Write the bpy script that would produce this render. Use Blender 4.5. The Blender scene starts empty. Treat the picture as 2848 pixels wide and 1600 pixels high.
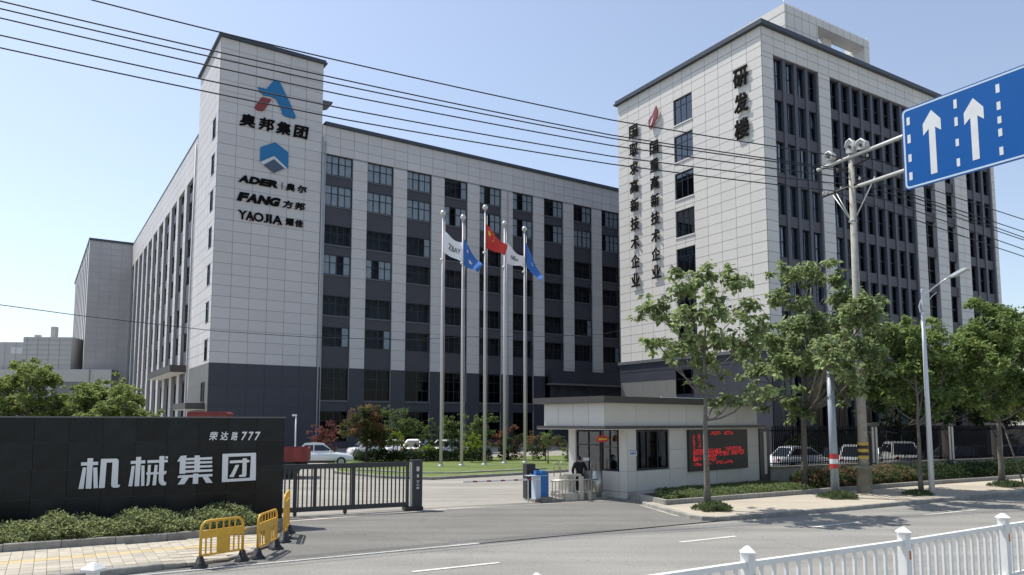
import bpy, math, random
import numpy as np
from mathutils import Vector, Matrix
R = math.radians
rnd = random.Random(7)
nrs = np.random.RandomState(11)
sc = bpy.context.scene
col = sc.collection

# ------------------------------------------------------------------ camera, sky, sun
CAM_H = 3.1
cam = bpy.data.objects.new('camera', bpy.data.cameras.new('camera')); col.objects.link(cam)
cam.location = (0, 0, CAM_H); cam.rotation_euler = (R(95.3), 0, 0)
cam.data.sensor_width = 36.0; cam.data.sensor_fit = 'HORIZONTAL'
cam.data.lens = 2041.0 / 2848.0 * 36.0
cam.data.shift_x = 0.0; cam.data.shift_y = (983.0 - 800.0) / 2848.0
cam.data.clip_start = 0.1; cam.data.clip_end = 3000
sc.camera = cam
SUN_DIR = Vector((-0.86, 0.50, 0)).normalized()
SUN_EL = 61.0
sun = bpy.data.objects.new('sun', bpy.data.lights.new('sun', 'SUN')); col.objects.link(sun)
sun.data.energy = 3.9; sun.data.angle = R(0.55); sun.data.color = (1.0, 0.955, 0.88)
sv = (SUN_DIR * math.cos(R(SUN_EL)) + Vector((0, 0, math.sin(R(SUN_EL)))))
sun.rotation_euler = sv.to_track_quat('Z', 'Y').to_euler()
world = bpy.data.worlds.new('World'); sc.world = world; world.use_nodes = True
wn = world.node_tree; wn.nodes.clear()
sky = wn.nodes.new('ShaderNodeTexSky'); sky.sky_type = 'NISHITA'; sky.sun_disc = False
sky.sun_elevation = R(SUN_EL); sky.sun_rotation = math.atan2(SUN_DIR.x, SUN_DIR.y)
sky.altitude = 50; sky.air_density = 1.15; sky.dust_density = 1.0; sky.ozone_density = 3.2
bg = wn.nodes.new('ShaderNodeBackground'); bg.inputs['Strength'].default_value = 0.125
wo = wn.nodes.new('ShaderNodeOutputWorld')
hs = wn.nodes.new('ShaderNodeHueSaturation'); hs.inputs['Saturation'].default_value = 0.76
tn = wn.nodes.new('ShaderNodeMix'); tn.data_type = 'RGBA'; tn.blend_type = 'MULTIPLY'; tn.inputs[0].default_value = 1.0; tn.inputs[7].default_value = (0.96, 0.955, 0.965, 1)
wn.links.new(sky.outputs[0], hs.inputs['Color']); wn.links.new(hs.outputs[0], tn.inputs[6]); wn.links.new(tn.outputs[2], bg.inputs[0]); wn.links.new(bg.outputs[0], wo.inputs[0])
sc.view_settings.view_transform = 'Standard'; sc.view_settings.look = 'None'
sc.view_settings.exposure = 0.57; sc.view_settings.gamma = 1.0
sc.view_settings.use_curve_mapping = False
sc.cycles.max_bounces = 6; sc.cycles.transparent_max_bounces = 10

# ------------------------------------------------------------------ survey helpers (photo pixel -> place)
F_ = 2041.0; CX = 1424.0; CY = 983.0; cp_, sp_ = math.cos(R(5.3)), math.sin(R(5.3))
def ray(x, y):
    a = (x - CX) / F_; b = (y - CY) / F_
    return Vector((a, cp_ + b * sp_, sp_ - b * cp_))
def at(x, y, D):
    d = ray(x, y); return Vector((0, 0, CAM_H)) + d * (D / d.y)
def G(x, y, z=0.0):
    d = ray(x, y); return Vector((0, 0, CAM_H)) + d * ((z - CAM_H) / d.z)
class Frame:
    """vertical plane: x along u, y inward, z up"""
    def __init__(s, o, yaw):
        s.o = Vector((o[0], o[1], 0)); s.yaw = yaw
        s.u = Vector((math.cos(yaw), math.sin(yaw), 0)); s.n = Vector((-s.u.y, s.u.x, 0))
    def uv(s, x, y):
        d = ray(x, y); c = Vector((0, 0, CAM_H)); t = ((s.o - c).dot(s.n)) / d.dot(s.n); p = c + d * t
        return ((p - s.o).dot(s.u), p.z)
    def w(s, u, v, z=0.0): return s.o + s.u * u + s.n * v + Vector((0, 0, z))
    def loc(s, p):
        q = Vector(p) - s.o; return Vector((q.dot(s.u), q.dot(s.n), q.z))

# ------------------------------------------------------------------ materials
MATS = {}
def mat(name, color, rough=0.6, metal=0.0, spec=0.5, var=0.0, vscale=3.0, bump=0.0, bscale=40.0, emit=None, island=0.0, coat=0.0, detail=4.0):
    if name in MATS: return MATS[name]
    m = bpy.data.materials.new(name); m.use_nodes = True; n = m.node_tree; b = n.nodes['Principled BSDF']
    b.inputs['Roughness'].default_value = rough; b.inputs['Metallic'].default_value = metal
    b.inputs['Specular IOR Level'].default_value = spec; b.inputs['Coat Weight'].default_value = coat
    c = (*color, 1) if len(color) == 3 else color
    b.inputs['Base Color'].default_value = c
    last = None
    if var > 0 or island > 0:
        hsv = n.nodes.new('ShaderNodeHueSaturation'); hsv.inputs['Color'].default_value = c
        vals = []
        if var > 0:
            tc = n.nodes.new('ShaderNodeTexCoord'); nt = n.nodes.new('ShaderNodeTexNoise')
            nt.inputs['Scale'].default_value = vscale; nt.inputs['Detail'].default_value = detail; nt.inputs['Roughness'].default_value = 0.65
            n.links.new(tc.outputs['Object'], nt.inputs['Vector'])
            mr = n.nodes.new('ShaderNodeMapRange'); mr.inputs[1].default_value = 0.3; mr.inputs[2].default_value = 0.7
            mr.inputs[3].default_value = 1 - var; mr.inputs[4].default_value = 1 + var
            n.links.new(nt.outputs['Fac'], mr.inputs[0]); vals.append(mr.outputs[0])
        if island > 0:
            ge = n.nodes.new('ShaderNodeNewGeometry'); mr2 = n.nodes.new('ShaderNodeMapRange')
            mr2.inputs[3].default_value = 1 - island; mr2.inputs[4].default_value = 1 + island
            n.links.new(ge.outputs['Random Per Island'], mr2.inputs[0]); vals.append(mr2.outputs[0])
        o = vals[0]
        if len(vals) == 2:
            mm = n.nodes.new('ShaderNodeMath'); mm.operation = 'MULTIPLY'; n.links.new(vals[0], mm.inputs[0]); n.links.new(vals[1], mm.inputs[1]); o = mm.outputs[0]
        n.links.new(o, hsv.inputs['Value']); n.links.new(hsv.outputs[0], b.inputs['Base Color'])
    if bump > 0:
        tc = n.nodes.new('ShaderNodeTexCoord'); nt = n.nodes.new('ShaderNodeTexNoise'); nt.inputs['Scale'].default_value = bscale; nt.inputs['Detail'].default_value = 3
        bp = n.nodes.new('ShaderNodeBump'); bp.inputs['Strength'].default_value = bump; bp.inputs['Distance'].default_value = 0.02
        n.links.new(tc.outputs['Object'], nt.inputs['Vector']); n.links.new(nt.outputs['Fac'], bp.inputs['Height']); n.links.new(bp.outputs[0], b.inputs['Normal'])
    if emit:
        b.inputs['Emission Color'].default_value = c; b.inputs['Emission Strength'].default_value = emit
    MATS[name] = m; return m
def objrand(m, amt):
    """adds a per-object brightness difference (alike panels are never quite alike)"""
    n = m.node_tree; b = n.nodes['Principled BSDF']; inp = b.inputs['Base Color']
    oi = n.nodes.new('ShaderNodeObjectInfo'); mr = n.nodes.new('ShaderNodeMapRange'); mr.inputs[3].default_value = 1 - amt; mr.inputs[4].default_value = 1 + amt
    h = n.nodes.new('ShaderNodeHueSaturation'); n.links.new(oi.outputs['Random'], mr.inputs[0]); n.links.new(mr.outputs[0], h.inputs['Value'])
    if inp.is_linked:
        s = inp.links[0].from_socket; n.links.new(s, h.inputs['Color'])
    else: h.inputs['Color'].default_value = inp.default_value
    n.links.new(h.outputs[0], inp); return m
def glass(name, tint, fres, rough=0.02):
    m = bpy.data.materials.new(name); m.use_nodes = True; n = m.node_tree; n.nodes.clear()
    o = n.nodes.new('ShaderNodeOutputMaterial'); mx = n.nodes.new('ShaderNodeMixShader'); t = n.nodes.new('ShaderNodeBsdfTransparent'); g = n.nodes.new('ShaderNodeBsdfGlossy')
    t.inputs[0].default_value = (*tint, 1); g.inputs['Roughness'].default_value = rough; g.inputs[0].default_value = (0.85, 0.9, 0.95, 1)
    lw = n.nodes.new('ShaderNodeLayerWeight'); lw.inputs[0].default_value = fres
    n.links.new(lw.outputs['Fresnel'], mx.inputs[0]); n.links.new(t.outputs[0], mx.inputs[1]); n.links.new(g.outputs[0], mx.inputs[2]); n.links.new(mx.outputs[0], o.inputs[0])
    return m
def leafmat(name, color, hue=0.03, val=0.35, trans=0.5, dry=None):
    m = bpy.data.materials.new(name); m.use_nodes = True; n = m.node_tree; b = n.nodes['Principled BSDF']
    ge = n.nodes.new('ShaderNodeNewGeometry'); h = n.nodes.new('ShaderNodeHueSaturation'); h.inputs['Color'].default_value = (*color, 1)
    a = n.nodes.new('ShaderNodeMapRange'); a.inputs[3].default_value = 0.5 - hue; a.inputs[4].default_value = 0.5 + hue
    v = n.nodes.new('ShaderNodeMapRange'); v.inputs[3].default_value = 1 - val; v.inputs[4].default_value = 1 + val
    mu = n.nodes.new('ShaderNodeMath'); mu.operation = 'MULTIPLY'; mu.inputs[1].default_value = 7.31
    fr = n.nodes.new('ShaderNodeMath'); fr.operation = 'FRACT'
    n.links.new(ge.outputs['Random Per Island'], a.inputs[0]); n.links.new(ge.outputs['Random Per Island'], mu.inputs[0]); n.links.new(mu.outputs[0], fr.inputs[0]); n.links.new(fr.outputs[0], v.inputs[0])
    n.links.new(a.outputs[0], h.inputs['Hue']); n.links.new(v.outputs[0], h.inputs['Value'])
    src = h.outputs[0]
    if dry:
        tc = n.nodes.new('ShaderNodeTexCoord'); nt = n.nodes.new('ShaderNodeTexNoise'); nt.inputs['Scale'].default_value = dry[1]
        cr = n.nodes.new('ShaderNodeMapRange'); cr.inputs[1].default_value = 0.47; cr.inputs[2].default_value = 0.6
        mx = n.nodes.new('ShaderNodeMix'); mx.data_type = 'RGBA'; mx.inputs[7].default_value = (*dry[0], 1)
        n.links.new(tc.outputs['Object'], nt.inputs[0]); n.links.new(nt.outputs[0], cr.inputs[0]); n.links.new(cr.outputs[0], mx.inputs[0]); n.links.new(src, mx.inputs[6]); src = mx.outputs[2]
    n.links.new(src, b.inputs['Base Color']); b.inputs['Roughness'].default_value = 0.6; b.inputs['Specular IOR Level'].default_value = 0.3
    tr = n.nodes.new('ShaderNodeBsdfTranslucent'); ms = n.nodes.new('ShaderNodeMixShader'); ms.inputs[0].default_value = trans
    out = n.nodes['Material Output']; n.links.new(src, tr.inputs[0]); n.links.new(b.outputs[0], ms.inputs[1]); n.links.new(tr.outputs[0], ms.inputs[2]); n.links.new(ms.outputs[0], out.inputs[0])
    return m

M = dict(
 tile=objrand(mat('grey_facade_tile', (0.57, 0.55, 0.545), 0.55, var=0.05, vscale=0.35, island=0.035), 0.035),
 tileRD=objrand(mat('pale_facade_tile', (0.63, 0.61, 0.575), 0.55, var=0.05, vscale=0.3, island=0.03), 0.03),
 tileB=objrand(mat('block_facade_tile', (0.43, 0.42, 0.425), 0.55, var=0.05, vscale=0.3, island=0.03), 0.03),
 joint=mat('facade_joint', (0.34, 0.34, 0.35), 0.8),
 shadeBaseRD=mat('shade_dark_base_cladding', (0.02, 0.021, 0.027), 0.6), base=mat('dark_base_cladding', (0.040, 0.042, 0.058), 0.5, var=0.12, vscale=0.4),  # research building's right base is a blackened copy, shade in its colour
 spandrel=mat('dark_spandrel', (0.052, 0.052, 0.066), 0.55, var=0.1, vscale=0.4),
 spandRD=mat('dark_brown_spandrel', (0.066, 0.060, 0.072), 0.55, var=0.1, vscale=0.4),
 fin=mat('dark_fin', (0.075, 0.080, 0.10), 0.5, var=0.08),
 coping=mat('dark_coping', (0.045, 0.055, 0.07), 0.4, var=0.1),
 frame=mat('black_window_frame', (0.010, 0.013, 0.022), 0.35),
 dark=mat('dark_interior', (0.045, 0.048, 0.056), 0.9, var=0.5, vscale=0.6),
 curtain=mat('white_curtain', (0.58, 0.60, 0.61), 0.9, var=0.12, vscale=1.5),
 glass=glass('window_glass', (0.84, 0.87, 0.9), 0.14), glassRD=glass('blue_window_glass', (0.42, 0.5, 0.6), 0.55),
 glassRD2=glass('tinted_window_glass', (0.90, 0.93, 0.97), 0.16), glassmatte=glass('dark_grey_window_glass', (0.3, 0.33, 0.36), 0.03), glassdk=glass('dark_window_glass', (0.35, 0.38, 0.42), 0.20),  # tower side panes are dark grey and reflect little
 tan=mat('grey_stone_panel', (0.15, 0.15, 0.145), 0.7, var=0.1, vscale=0.8),
 pipe=mat('grey_downpipe', (0.42, 0.43, 0.46), 0.5),
 sill=mat('dark_sill', (0.12, 0.125, 0.14), 0.5),
 asphalt=None, black=mat('black_lettering', (0.006, 0.006, 0.007), 0.8, spec=0.1),
 blue=mat('logo_blue', (0.006, 0.15, 0.36), 0.45), red=mat('logo_red', (0.22, 0.03, 0.035), 0.5), navy=mat('logo_navy', (0.06, 0.085, 0.14), 0.5),
 lpale=mat('logo_pale', (0.62, 0.64, 0.66), 0.5),
 granite=objrand(mat('black_granite', (0.011, 0.013, 0.014), 0.3, spec=0.25, var=0.6, vscale=1.6, detail=8), 0.35),
 grout=mat('granite_joint', (0.16, 0.165, 0.16), 0.8),
 silver=mat('silver_lettering', (0.80, 0.80, 0.80), 0.5, metal=0.0),
 gh=objrand(mat('beige_metal_panel', (0.585, 0.56, 0.51), 0.5, var=0.04, vscale=0.6), 0.03),
 ghsill=mat('white_soffit', (0.7, 0.7, 0.66), 0.6),
 bronze=mat('bronze_trim', (0.055, 0.048, 0.045), 0.45, var=0.08),
 led=mat('led_board', (0.028, 0.022, 0.018), 0.5), ledred=mat('led_red', (0.9, 0.03, 0.04), 0.5, emit=0.22),
 conc=mat('pole_concrete', (0.33, 0.315, 0.28), 0.85, var=0.22, vscale=5, bump=0.3, bscale=30),
 concdk=mat('sleeve_concrete', (0.21, 0.195, 0.155), 0.9, var=0.3, vscale=3, bump=0.4, bscale=20),
 kerb=objrand(mat('kerb_stone_concrete', (0.26, 0.25, 0.225), 0.9, var=0.28, vscale=4, bump=0.3, bscale=25, detail=8), 0.12),
 pole=mat('flagpole_metal', (0.60, 0.55, 0.56), 0.5, metal=0.0, var=0.06, vscale=2), galv=mat('galvanised_steel', (0.50, 0.51, 0.49), 0.45, metal=0.35, var=0.1, vscale=4),
 greypost=mat('grey_post_paint', (0.27, 0.31, 0.35), 0.45, var=0.1, vscale=3), white=mat('white_paint', (0.78, 0.78, 0.77), 0.4, var=0.06, vscale=6),
 lamp=mat('lamp_post_paint', (0.60, 0.63, 0.66), 0.35, metal=0.2),
 pred=mat('red_band', (0.42, 0.035, 0.03), 0.5, var=0.1), pyel=mat('yellow_band', (0.55, 0.37, 0.07), 0.6, var=0.15, vscale=8), pblk=mat('black_band', (0.03, 0.02, 0.018), 0.6),
 signblue=mat('road_sign_blue', (0.0, 0.088, 0.33), 0.5, spec=0.2, var=0.04, vscale=0.8), signwhite=mat('road_sign_white', (0.66, 0.68, 0.68), 0.4, var=0.05, vscale=2), signback=mat('sign_edge', (0.01, 0.09, 0.30), 0.5),
 steel=mat('stainless_steel', (0.42, 0.41, 0.38), 0.35, metal=0.75, var=0.1), gate=mat('charcoal_gate', (0.028, 0.031, 0.036), 0.4, var=0.08), gatesil=mat('gate_silver', (0.55, 0.55, 0.53), 0.35, metal=0.5),
 railing=objrand(mat('white_railing', (0.74, 0.745, 0.72), 0.45, var=0.07, vscale=6), 0.02), rust=mat('orange_reflector', (0.55, 0.16, 0.03), 0.4),
 yellow=mat('yellow_plastic', (0.68, 0.38, 0.035), 0.42, var=0.12, vscale=5), foot=mat('black_rubber', (0.02, 0.021, 0.024), 0.6, var=0.2, vscale=12, bump=0.3),
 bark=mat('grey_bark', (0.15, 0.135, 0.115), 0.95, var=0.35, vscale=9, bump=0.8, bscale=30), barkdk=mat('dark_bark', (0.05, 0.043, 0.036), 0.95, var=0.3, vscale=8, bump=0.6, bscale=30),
 carwhite=mat('white_car_paint', (0.76, 0.77, 0.78), 0.25, coat=0.6), carsilver=mat('silver_car_paint', (0.5, 0.5, 0.52), 0.3, metal=0.5, coat=0.5), cardark=mat('dark_car_paint', (0.03, 0.035, 0.045), 0.25, coat=0.7),
 carglass=mat('car_glass', (0.012, 0.015, 0.018), 0.06, spec=0.8), tyre=mat('tyre_rubber', (0.015, 0.015, 0.016), 0.8), rim=mat('wheel_rim', (0.4, 0.4, 0.42), 0.35, metal=0.8),
 trim=mat('black_trim', (0.02, 0.02, 0.022), 0.6), lens=mat('headlight_lens', (0.6, 0.62, 0.65), 0.15), taill=mat('tail_lens', (0.4, 0.02, 0.02), 0.25),
 truckred=mat('faded_truck_red', (0.20, 0.03, 0.025), 0.55, var=0.3, vscale=2.5), wire=mat('black_cable', (0.012, 0.014, 0.02), 0.6), insul=mat('insulator', (0.45, 0.44, 0.42), 0.4),
 boxblue=mat('blue_cabinet', (0.015, 0.12, 0.36), 0.4), boxpale=mat('pale_blue_cabinet', (0.45, 0.52, 0.62), 0.4), boxblack=mat('black_cabinet', (0.018, 0.018, 0.02), 0.45),
 flagred=mat('red_flag_cloth', (0.52, 0.03, 0.025), 0.8), flagwhite=mat('white_flag_cloth', (0.72, 0.73, 0.76), 0.8), flagblue=mat('blue_flag_cloth', (0.03, 0.14, 0.46), 0.75), flagyel=mat('yellow_star_cloth', (0.72, 0.55, 0.05), 0.8), flagmark=mat('grey_flag_print', (0.10, 0.10, 0.12), 0.8),
 cloth=mat('black_cloth', (0.008, 0.008, 0.010), 0.9), skin=mat('skin', (0.42, 0.25, 0.18), 0.6), hair=mat('black_hair', (0.008, 0.007, 0.007), 0.5), trousers=mat('dark_trousers', (0.012, 0.013, 0.018), 0.9),
 farwall=mat('far_haze_grey_tile', (0.47, 0.47, 0.45), 0.7, var=0.04, vscale=0.2), farglass=mat('far_glass', (0.17, 0.18, 0.19), 0.3), fence=mat('fence_iron', (0.006, 0.007, 0.010), 0.9, spec=0.1),  # far wall tile is lightened in place of haze
 paver=objrand(mat('beige_paver', (0.375, 0.34, 0.275), 0.85, var=0.14, vscale=6, bump=0.25, bscale=40, island=0.12), 0.14), paveryel=objrand(mat('yellow_tactile_paver', (0.46, 0.36, 0.19), 0.85, var=0.12, vscale=6), 0.1), soil=mat('soil', (0.07, 0.05, 0.035), 1.0, var=0.3),
)
def groundmat(name, base, dark, sp=0.10, big=0.35, stain=0.25, cracks=True, rough=0.85):
    m = bpy.data.materials.new(name); m.use_nodes = True; n = m.node_tree; b = n.nodes['Principled BSDF']; b.inputs['Roughness'].default_value = rough
    b.inputs['Specular IOR Level'].default_value = 0.3
    tc = n.nodes.new('ShaderNodeTexCoord')
    def noise(s, d, r=0.6):
        t = n.nodes.new('ShaderNodeTexNoise'); t.inputs['Scale'].default_value = s; t.inputs['Detail'].default_value = d; t.inputs['Roughness'].default_value = r; n.links.new(tc.outputs['Object'], t.inputs['Vector']); return t
    def mr(src, a, bb, c, d):
        x = n.nodes.new('ShaderNodeMapRange'); x.inputs[1].default_value = a; x.inputs[2].default_value = bb; x.inputs[3].default_value = c; x.inputs[4].default_value = d; n.links.new(src, x.inputs[0]); return x.outputs[0]
    mx = n.nodes.new('ShaderNodeMix'); mx.data_type = 'RGBA'; mx.inputs[6].default_value = (*dark, 1); mx.inputs[7].default_value = (*base, 1)
    n.links.new(mr(noise(big, 6).outputs['Fac'], 0.3, 0.65, 0, 1), mx.inputs[0])
    h = n.nodes.new('ShaderNodeHueSaturation'); n.links.new(mx.outputs[2], h.inputs['Color'])
    f = mr(noise(17, 6, 0.85).outputs['Fac'], 0.3, 0.7, 1 - sp, 1 + sp)
    # long stains along the road
    mp = n.nodes.new('ShaderNodeMapping'); mp.inputs['Rotation'].default_value = (0, 0, R(-30.3)); mp.inputs['Scale'].default_value = (0.12, 1.3, 1); n.links.new(tc.outputs['Object'], mp.inputs[0])
    st = n.nodes.new('ShaderNodeTexNoise'); st.inputs['Scale'].default_value = 1.0; st.inputs['Detail'].default_value = 5; n.links.new(mp.outputs[0], st.inputs['Vector'])
    f2 = mr(st.outputs['Fac'], 0.35, 0.62, 1 - stain, 1 + stain * 0.25)
    mm = n.nodes.new('ShaderNodeMath'); mm.operation = 'MULTIPLY'; n.links.new(f, mm.inputs[0]); n.links.new(f2, mm.inputs[1]); o = mm.outputs[0]
    if cracks:
        vo = n.nodes.new('ShaderNodeTexVoronoi'); vo.feature = 'DISTANCE_TO_EDGE'; vo.inputs['Scale'].default_value = 0.16
        ws = n.nodes.new('ShaderNodeTexNoise'); ws.inputs['Scale'].default_value = 1.2; ws.inputs['Detail'].default_value = 6; n.links.new(tc.outputs['Object'], ws.inputs['Vector'])
        ad = n.nodes.new('ShaderNodeVectorMath'); ad.operation = 'MULTIPLY_ADD'; ad.inputs[1].default_value = (1.6, 1.6, 0); n.links.new(ws.outputs['Color'], ad.inputs[0]); n.links.new(tc.outputs['Object'], ad.inputs[2]); n.links.new(ad.outputs[0], vo.inputs['Vector'])
        c = mr(vo.outputs['Distance'], 0.0, 0.005, 0.8, 1.0); m3 = n.nodes.new('ShaderNodeMath'); m3.operation = 'MULTIPLY'; n.links.new(o, m3.inputs[0]); n.links.new(c, m3.inputs[1]); o = m3.outputs[0]
    n.links.new(o, h.inputs['Value']); n.links.new(h.outputs[0], b.inputs['Base Color'])
    bp = n.nodes.new('ShaderNodeBump'); bp.inputs['Strength'].default_value = 0.35; bp.inputs['Distance'].default_value = 0.01; n.links.new(noise(60, 3).outputs['Fac'], bp.inputs['Height']); n.links.new(bp.outputs[0], b.inputs['Normal'])
    return m
M['road'] = groundmat('road_asphalt', (0.255, 0.246, 0.222), (0.225, 0.218, 0.198), sp=0.42, stain=0.17)
M['apron'] = groundmat('apron_asphalt', (0.175, 0.17, 0.154), (0.15, 0.146, 0.133), sp=0.42, stain=0.16)
M['yard'] = groundmat('yard_concrete', (0.30, 0.285, 0.25), (0.25, 0.238, 0.21), sp=0.08, stain=0.2)
M['carpark'] = groundmat('shade_dark_car_park_asphalt', (0.07, 0.07, 0.068), (0.05, 0.05, 0.05), sp=0.15)  # asphalt darkened to carry the shade behind the fence
M['walk'] = groundmat('pavement_slabs', (0.44, 0.39, 0.305), (0.37, 0.33, 0.27), sp=0.1, stain=0.12, cracks=False)
M['lawn'] = groundmat('lawn_grass', (0.135, 0.175, 0.045), (0.09, 0.13, 0.03), sp=0.35, big=1.5, stain=0.2, cracks=False)
M['line'] = groundmat('road_paint', (0.66, 0.65, 0.58), (0.52, 0.51, 0.46), sp=0.12, big=2.0, stain=0.15, cracks=False)
M['strip'] = groundmat('concrete_strip', (0.50, 0.47, 0.40), (0.40, 0.375, 0.33), sp=0.1, big=1.0, cracks=False)

# ------------------------------------------------------------------ mesh builder
class MB:
    def __init__(s): s.v = []; s.f = []; s.sm = []
    def add(s, vs, fs, smooth=False):
        o = len(s.v); s.v += [tuple(p) for p in vs]; s.f += [tuple(i + o for i in f) for f in fs]; s.sm += [smooth] * len(fs); return s
    def box(s, x0, x1, y0, y1, z0, z1, T=None):
        vs = [(x, y, z) for z in (z0, z1) for y in (y0, y1) for x in (x0, x1)]
        if T: vs = [tuple(T @ Vector(p)) for p in vs]
        return s.add(vs, [(0, 2, 3, 1), (4, 5, 7, 6), (0, 1, 5, 4), (2, 6, 7, 3), (0, 4, 6, 2), (1, 3, 7, 5)])
    def prism(s, pts, z0, z1):
        n = len(pts); a = sum(pts[i][0] * pts[(i + 1) % n][1] - pts[(i + 1) % n][0] * pts[i][1] for i in range(n))
        if a < 0: pts = pts[::-1]
        return s.add([(p[0], p[1], z0) for p in pts] + [(p[0], p[1], z1) for p in pts], [tuple(range(n))[::-1], tuple(range(n, 2 * n))] + [(i, (i + 1) % n, n + (i + 1) % n, n + i) for i in range(n)])
    def extr(s, pts, y0, y1):
        """outline in x,z extruded along y"""
        n = len(pts); a = sum(pts[i][0] * pts[(i + 1) % n][1] - pts[(i + 1) % n][0] * pts[i][1] for i in range(n))
        if a < 0: pts = pts[::-1]
        return s.add([(p[0], y0, p[1]) for p in pts] + [(p[0], y1, p[1]) for p in pts], [tuple(range(n)), tuple(range(n, 2 * n))[::-1]] + [(i, n + i, n + (i + 1) % n, (i + 1) % n) for i in range(n)])
    def tube(s, pts, rad, seg=8, cap=True, smooth=True):
        pts = [Vector(p) for p in pts]; n = len(pts)
        rad = rad if isinstance(rad, (list, tuple)) else [rad] * n
        vs = []; a = None
        for i, p in enumerate(pts):
            t = (pts[min(i + 1, n - 1)] - pts[max(i - 1, 0)]).normalized()
            if a is None: a = t.cross(Vector((0, 0, 1)) if abs(t.z) < 0.9 else Vector((1, 0, 0))).normalized()
            a = (a - t * a.dot(t)).normalized(); b = t.cross(a)
            for k in range(seg):
                w = 2 * math.pi * k / seg; vs.append(p + (a * math.cos(w) + b * math.sin(w)) * rad[i])
        fs = [(i * seg + k, (i + 1) * seg + k, (i + 1) * seg + (k + 1) % seg, i * seg + (k + 1) % seg) for i in range(n - 1) for k in range(seg)]
        s.add(vs, fs, smooth)
        if cap:
            o = len(s.v) - len(vs); s.f += [tuple(o + k for k in range(seg)), tuple(o + (n - 1) * seg + k for k in range(seg))[::-1]]; s.sm += [False, False]
        return s
    def lathe(s, prof, seg=16, c=(0, 0, 0), smooth=True):
        vs = []
        for r, z in prof:
            for k in range(seg):
                w = 2 * math.pi * k / seg; vs.append((c[0] + r * math.cos(w), c[1] + r * math.sin(w), c[2] + z))
        n = len(prof)
        fs = [(i * seg + k, i * seg + (k + 1) % seg, (i + 1) * seg + (k + 1) % seg, (i + 1) * seg + k) for i in range(n - 1) for k in range(seg)]
        return s.add(vs, fs, smooth)
    def ball(s, c, r, seg=12, rings=8, sx=1, sy=1, sz=1):
        vs = []; 
        for i in range(rings + 1):
            a = math.pi * i / rings
            for k in range(seg):
                w = 2 * math.pi * k / seg; vs.append((c[0] + r * sx * math.sin(a) * math.cos(w), c[1] + r * sy * math.sin(a) * math.sin(w), c[2] - r * sz * math.cos(a)))
        return s.add(vs, [(i * seg + k, i * seg + (k + 1) % seg, (i + 1) * seg + (k + 1) % seg, (i + 1) * seg + k) for i in range(rings) for k in range(seg)], True)
    def mesh(s, name):
        me = bpy.data.meshes.new(name); me.from_pydata(s.v, [], s.f)
        me.polygons.foreach_set('use_smooth', s.sm); me.update(); return me
def link(name, me, m=None, parent=None, loc=(0, 0, 0), rz=0.0):
    if isinstance(me, MB): me = me.mesh(name)
    if m is not None and len(me.materials) == 0: me.materials.append(m)
    o = bpy.data.objects.new(name, me); col.objects.link(o)
    if parent: o.parent = parent
    o.location = loc; o.rotation_euler = (0, 0, rz); return o
def thing(name, label, cat, loc=(0, 0, 0), rz=0.0, group=None, kind=None):
    o = bpy.data.objects.new(name, None); col.objects.link(o); o.location = loc; o.rotation_euler = (0, 0, rz); o.empty_display_size = 0.3
    return tag(o, label, cat, group, kind)
def tag(o, label=None, cat=None, group=None, kind=None):
    if label: o['label'] = label
    if cat: o['category'] = cat
    if group: o['group'] = group
    if kind: o['kind'] = kind
    return o
def copy_tree(o, parent=None):
    c = o.copy(); col.objects.link(c); c.parent = parent
    for ch in o.children: copy_tree(ch, c)
    return c
BOXC = {}
def boxpart(name, m, parent, x0, x1, y0, y1, z0, z1, rz=0.0, base=None):
    """a box part; alike boxes share their mesh"""
    k = (name, m.name, round(x1 - x0, 3), round(y1 - y0, 3), round(z1 - z0, 3))
    if k not in BOXC: BOXC[k] = MB().box(0, x1 - x0, 0, y1 - y0, 0, z1 - z0).mesh(name); BOXC[k].materials.append(m)
    o = bpy.data.objects.new(name, BOXC[k]); col.objects.link(o); o.parent = parent
    p = Vector((x0, y0, z0))
    if rz: p = Matrix.Rotation(rz, 3, 'Z') @ p
    o.location = p + Vector(base or (0, 0, 0)); o.rotation_euler = (0, 0, rz); return o
def chars(ch, name, m, parent, x0, x1, z0, z1, y=-0.12, depth=0.12, shear=0.0, bold=0.03, rz=0.0, base=(0, 0, 0), slope=0.0):
    """solid lettering fitted into a rectangle of the wall plane"""
    cu = bpy.data.curves.new('t', 'FONT'); cu.body = ch; cu.size = 1.0; cu.extrude = 0.05; cu.bevel_depth = bold; cu.bevel_resolution = 0; cu.resolution_u = 3
    ob = bpy.data.objects.new('t', cu); col.objects.link(ob)
    dg = bpy.context.evaluated_depsgraph_get(); me = bpy.data.meshes.new_from_object(ob.evaluated_get(dg)); col.objects.unlink(ob); bpy.data.objects.remove(ob); 
    n = len(me.vertices); a = np.empty(n * 3); me.vertices.foreach_get('co', a); a = a.reshape(-1, 3)
    mn = a.min(0); mx = a.max(0); s = (a - mn) / np.maximum(mx - mn, 1e-6)
    out = np.empty_like(a); W = x1 - x0; Hh = z1 - z0
    sh = shear * Hh
    out[:, 0] = s[:, 0] * (W - abs(sh)) + (s[:, 1] if sh > 0 else (1 - s[:, 1])) * abs(sh)
    out[:, 2] = s[:, 1] * Hh + out[:, 0] * slope; out[:, 1] = (1 - s[:, 2]) * depth
    me.vertices.foreach_set('co', out.ravel()); me.update(); me.materials.clear(); me.materials.append(m)
    o = bpy.data.objects.new(name, me); col.objects.link(o); o.parent = parent
    p = Vector((x0, y, z0))
    if rz: p = Matrix.Rotation(rz, 3, 'Z') @ p
    o.location = p + Vector(base); o.rotation_euler = (0, 0, rz); return o

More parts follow.
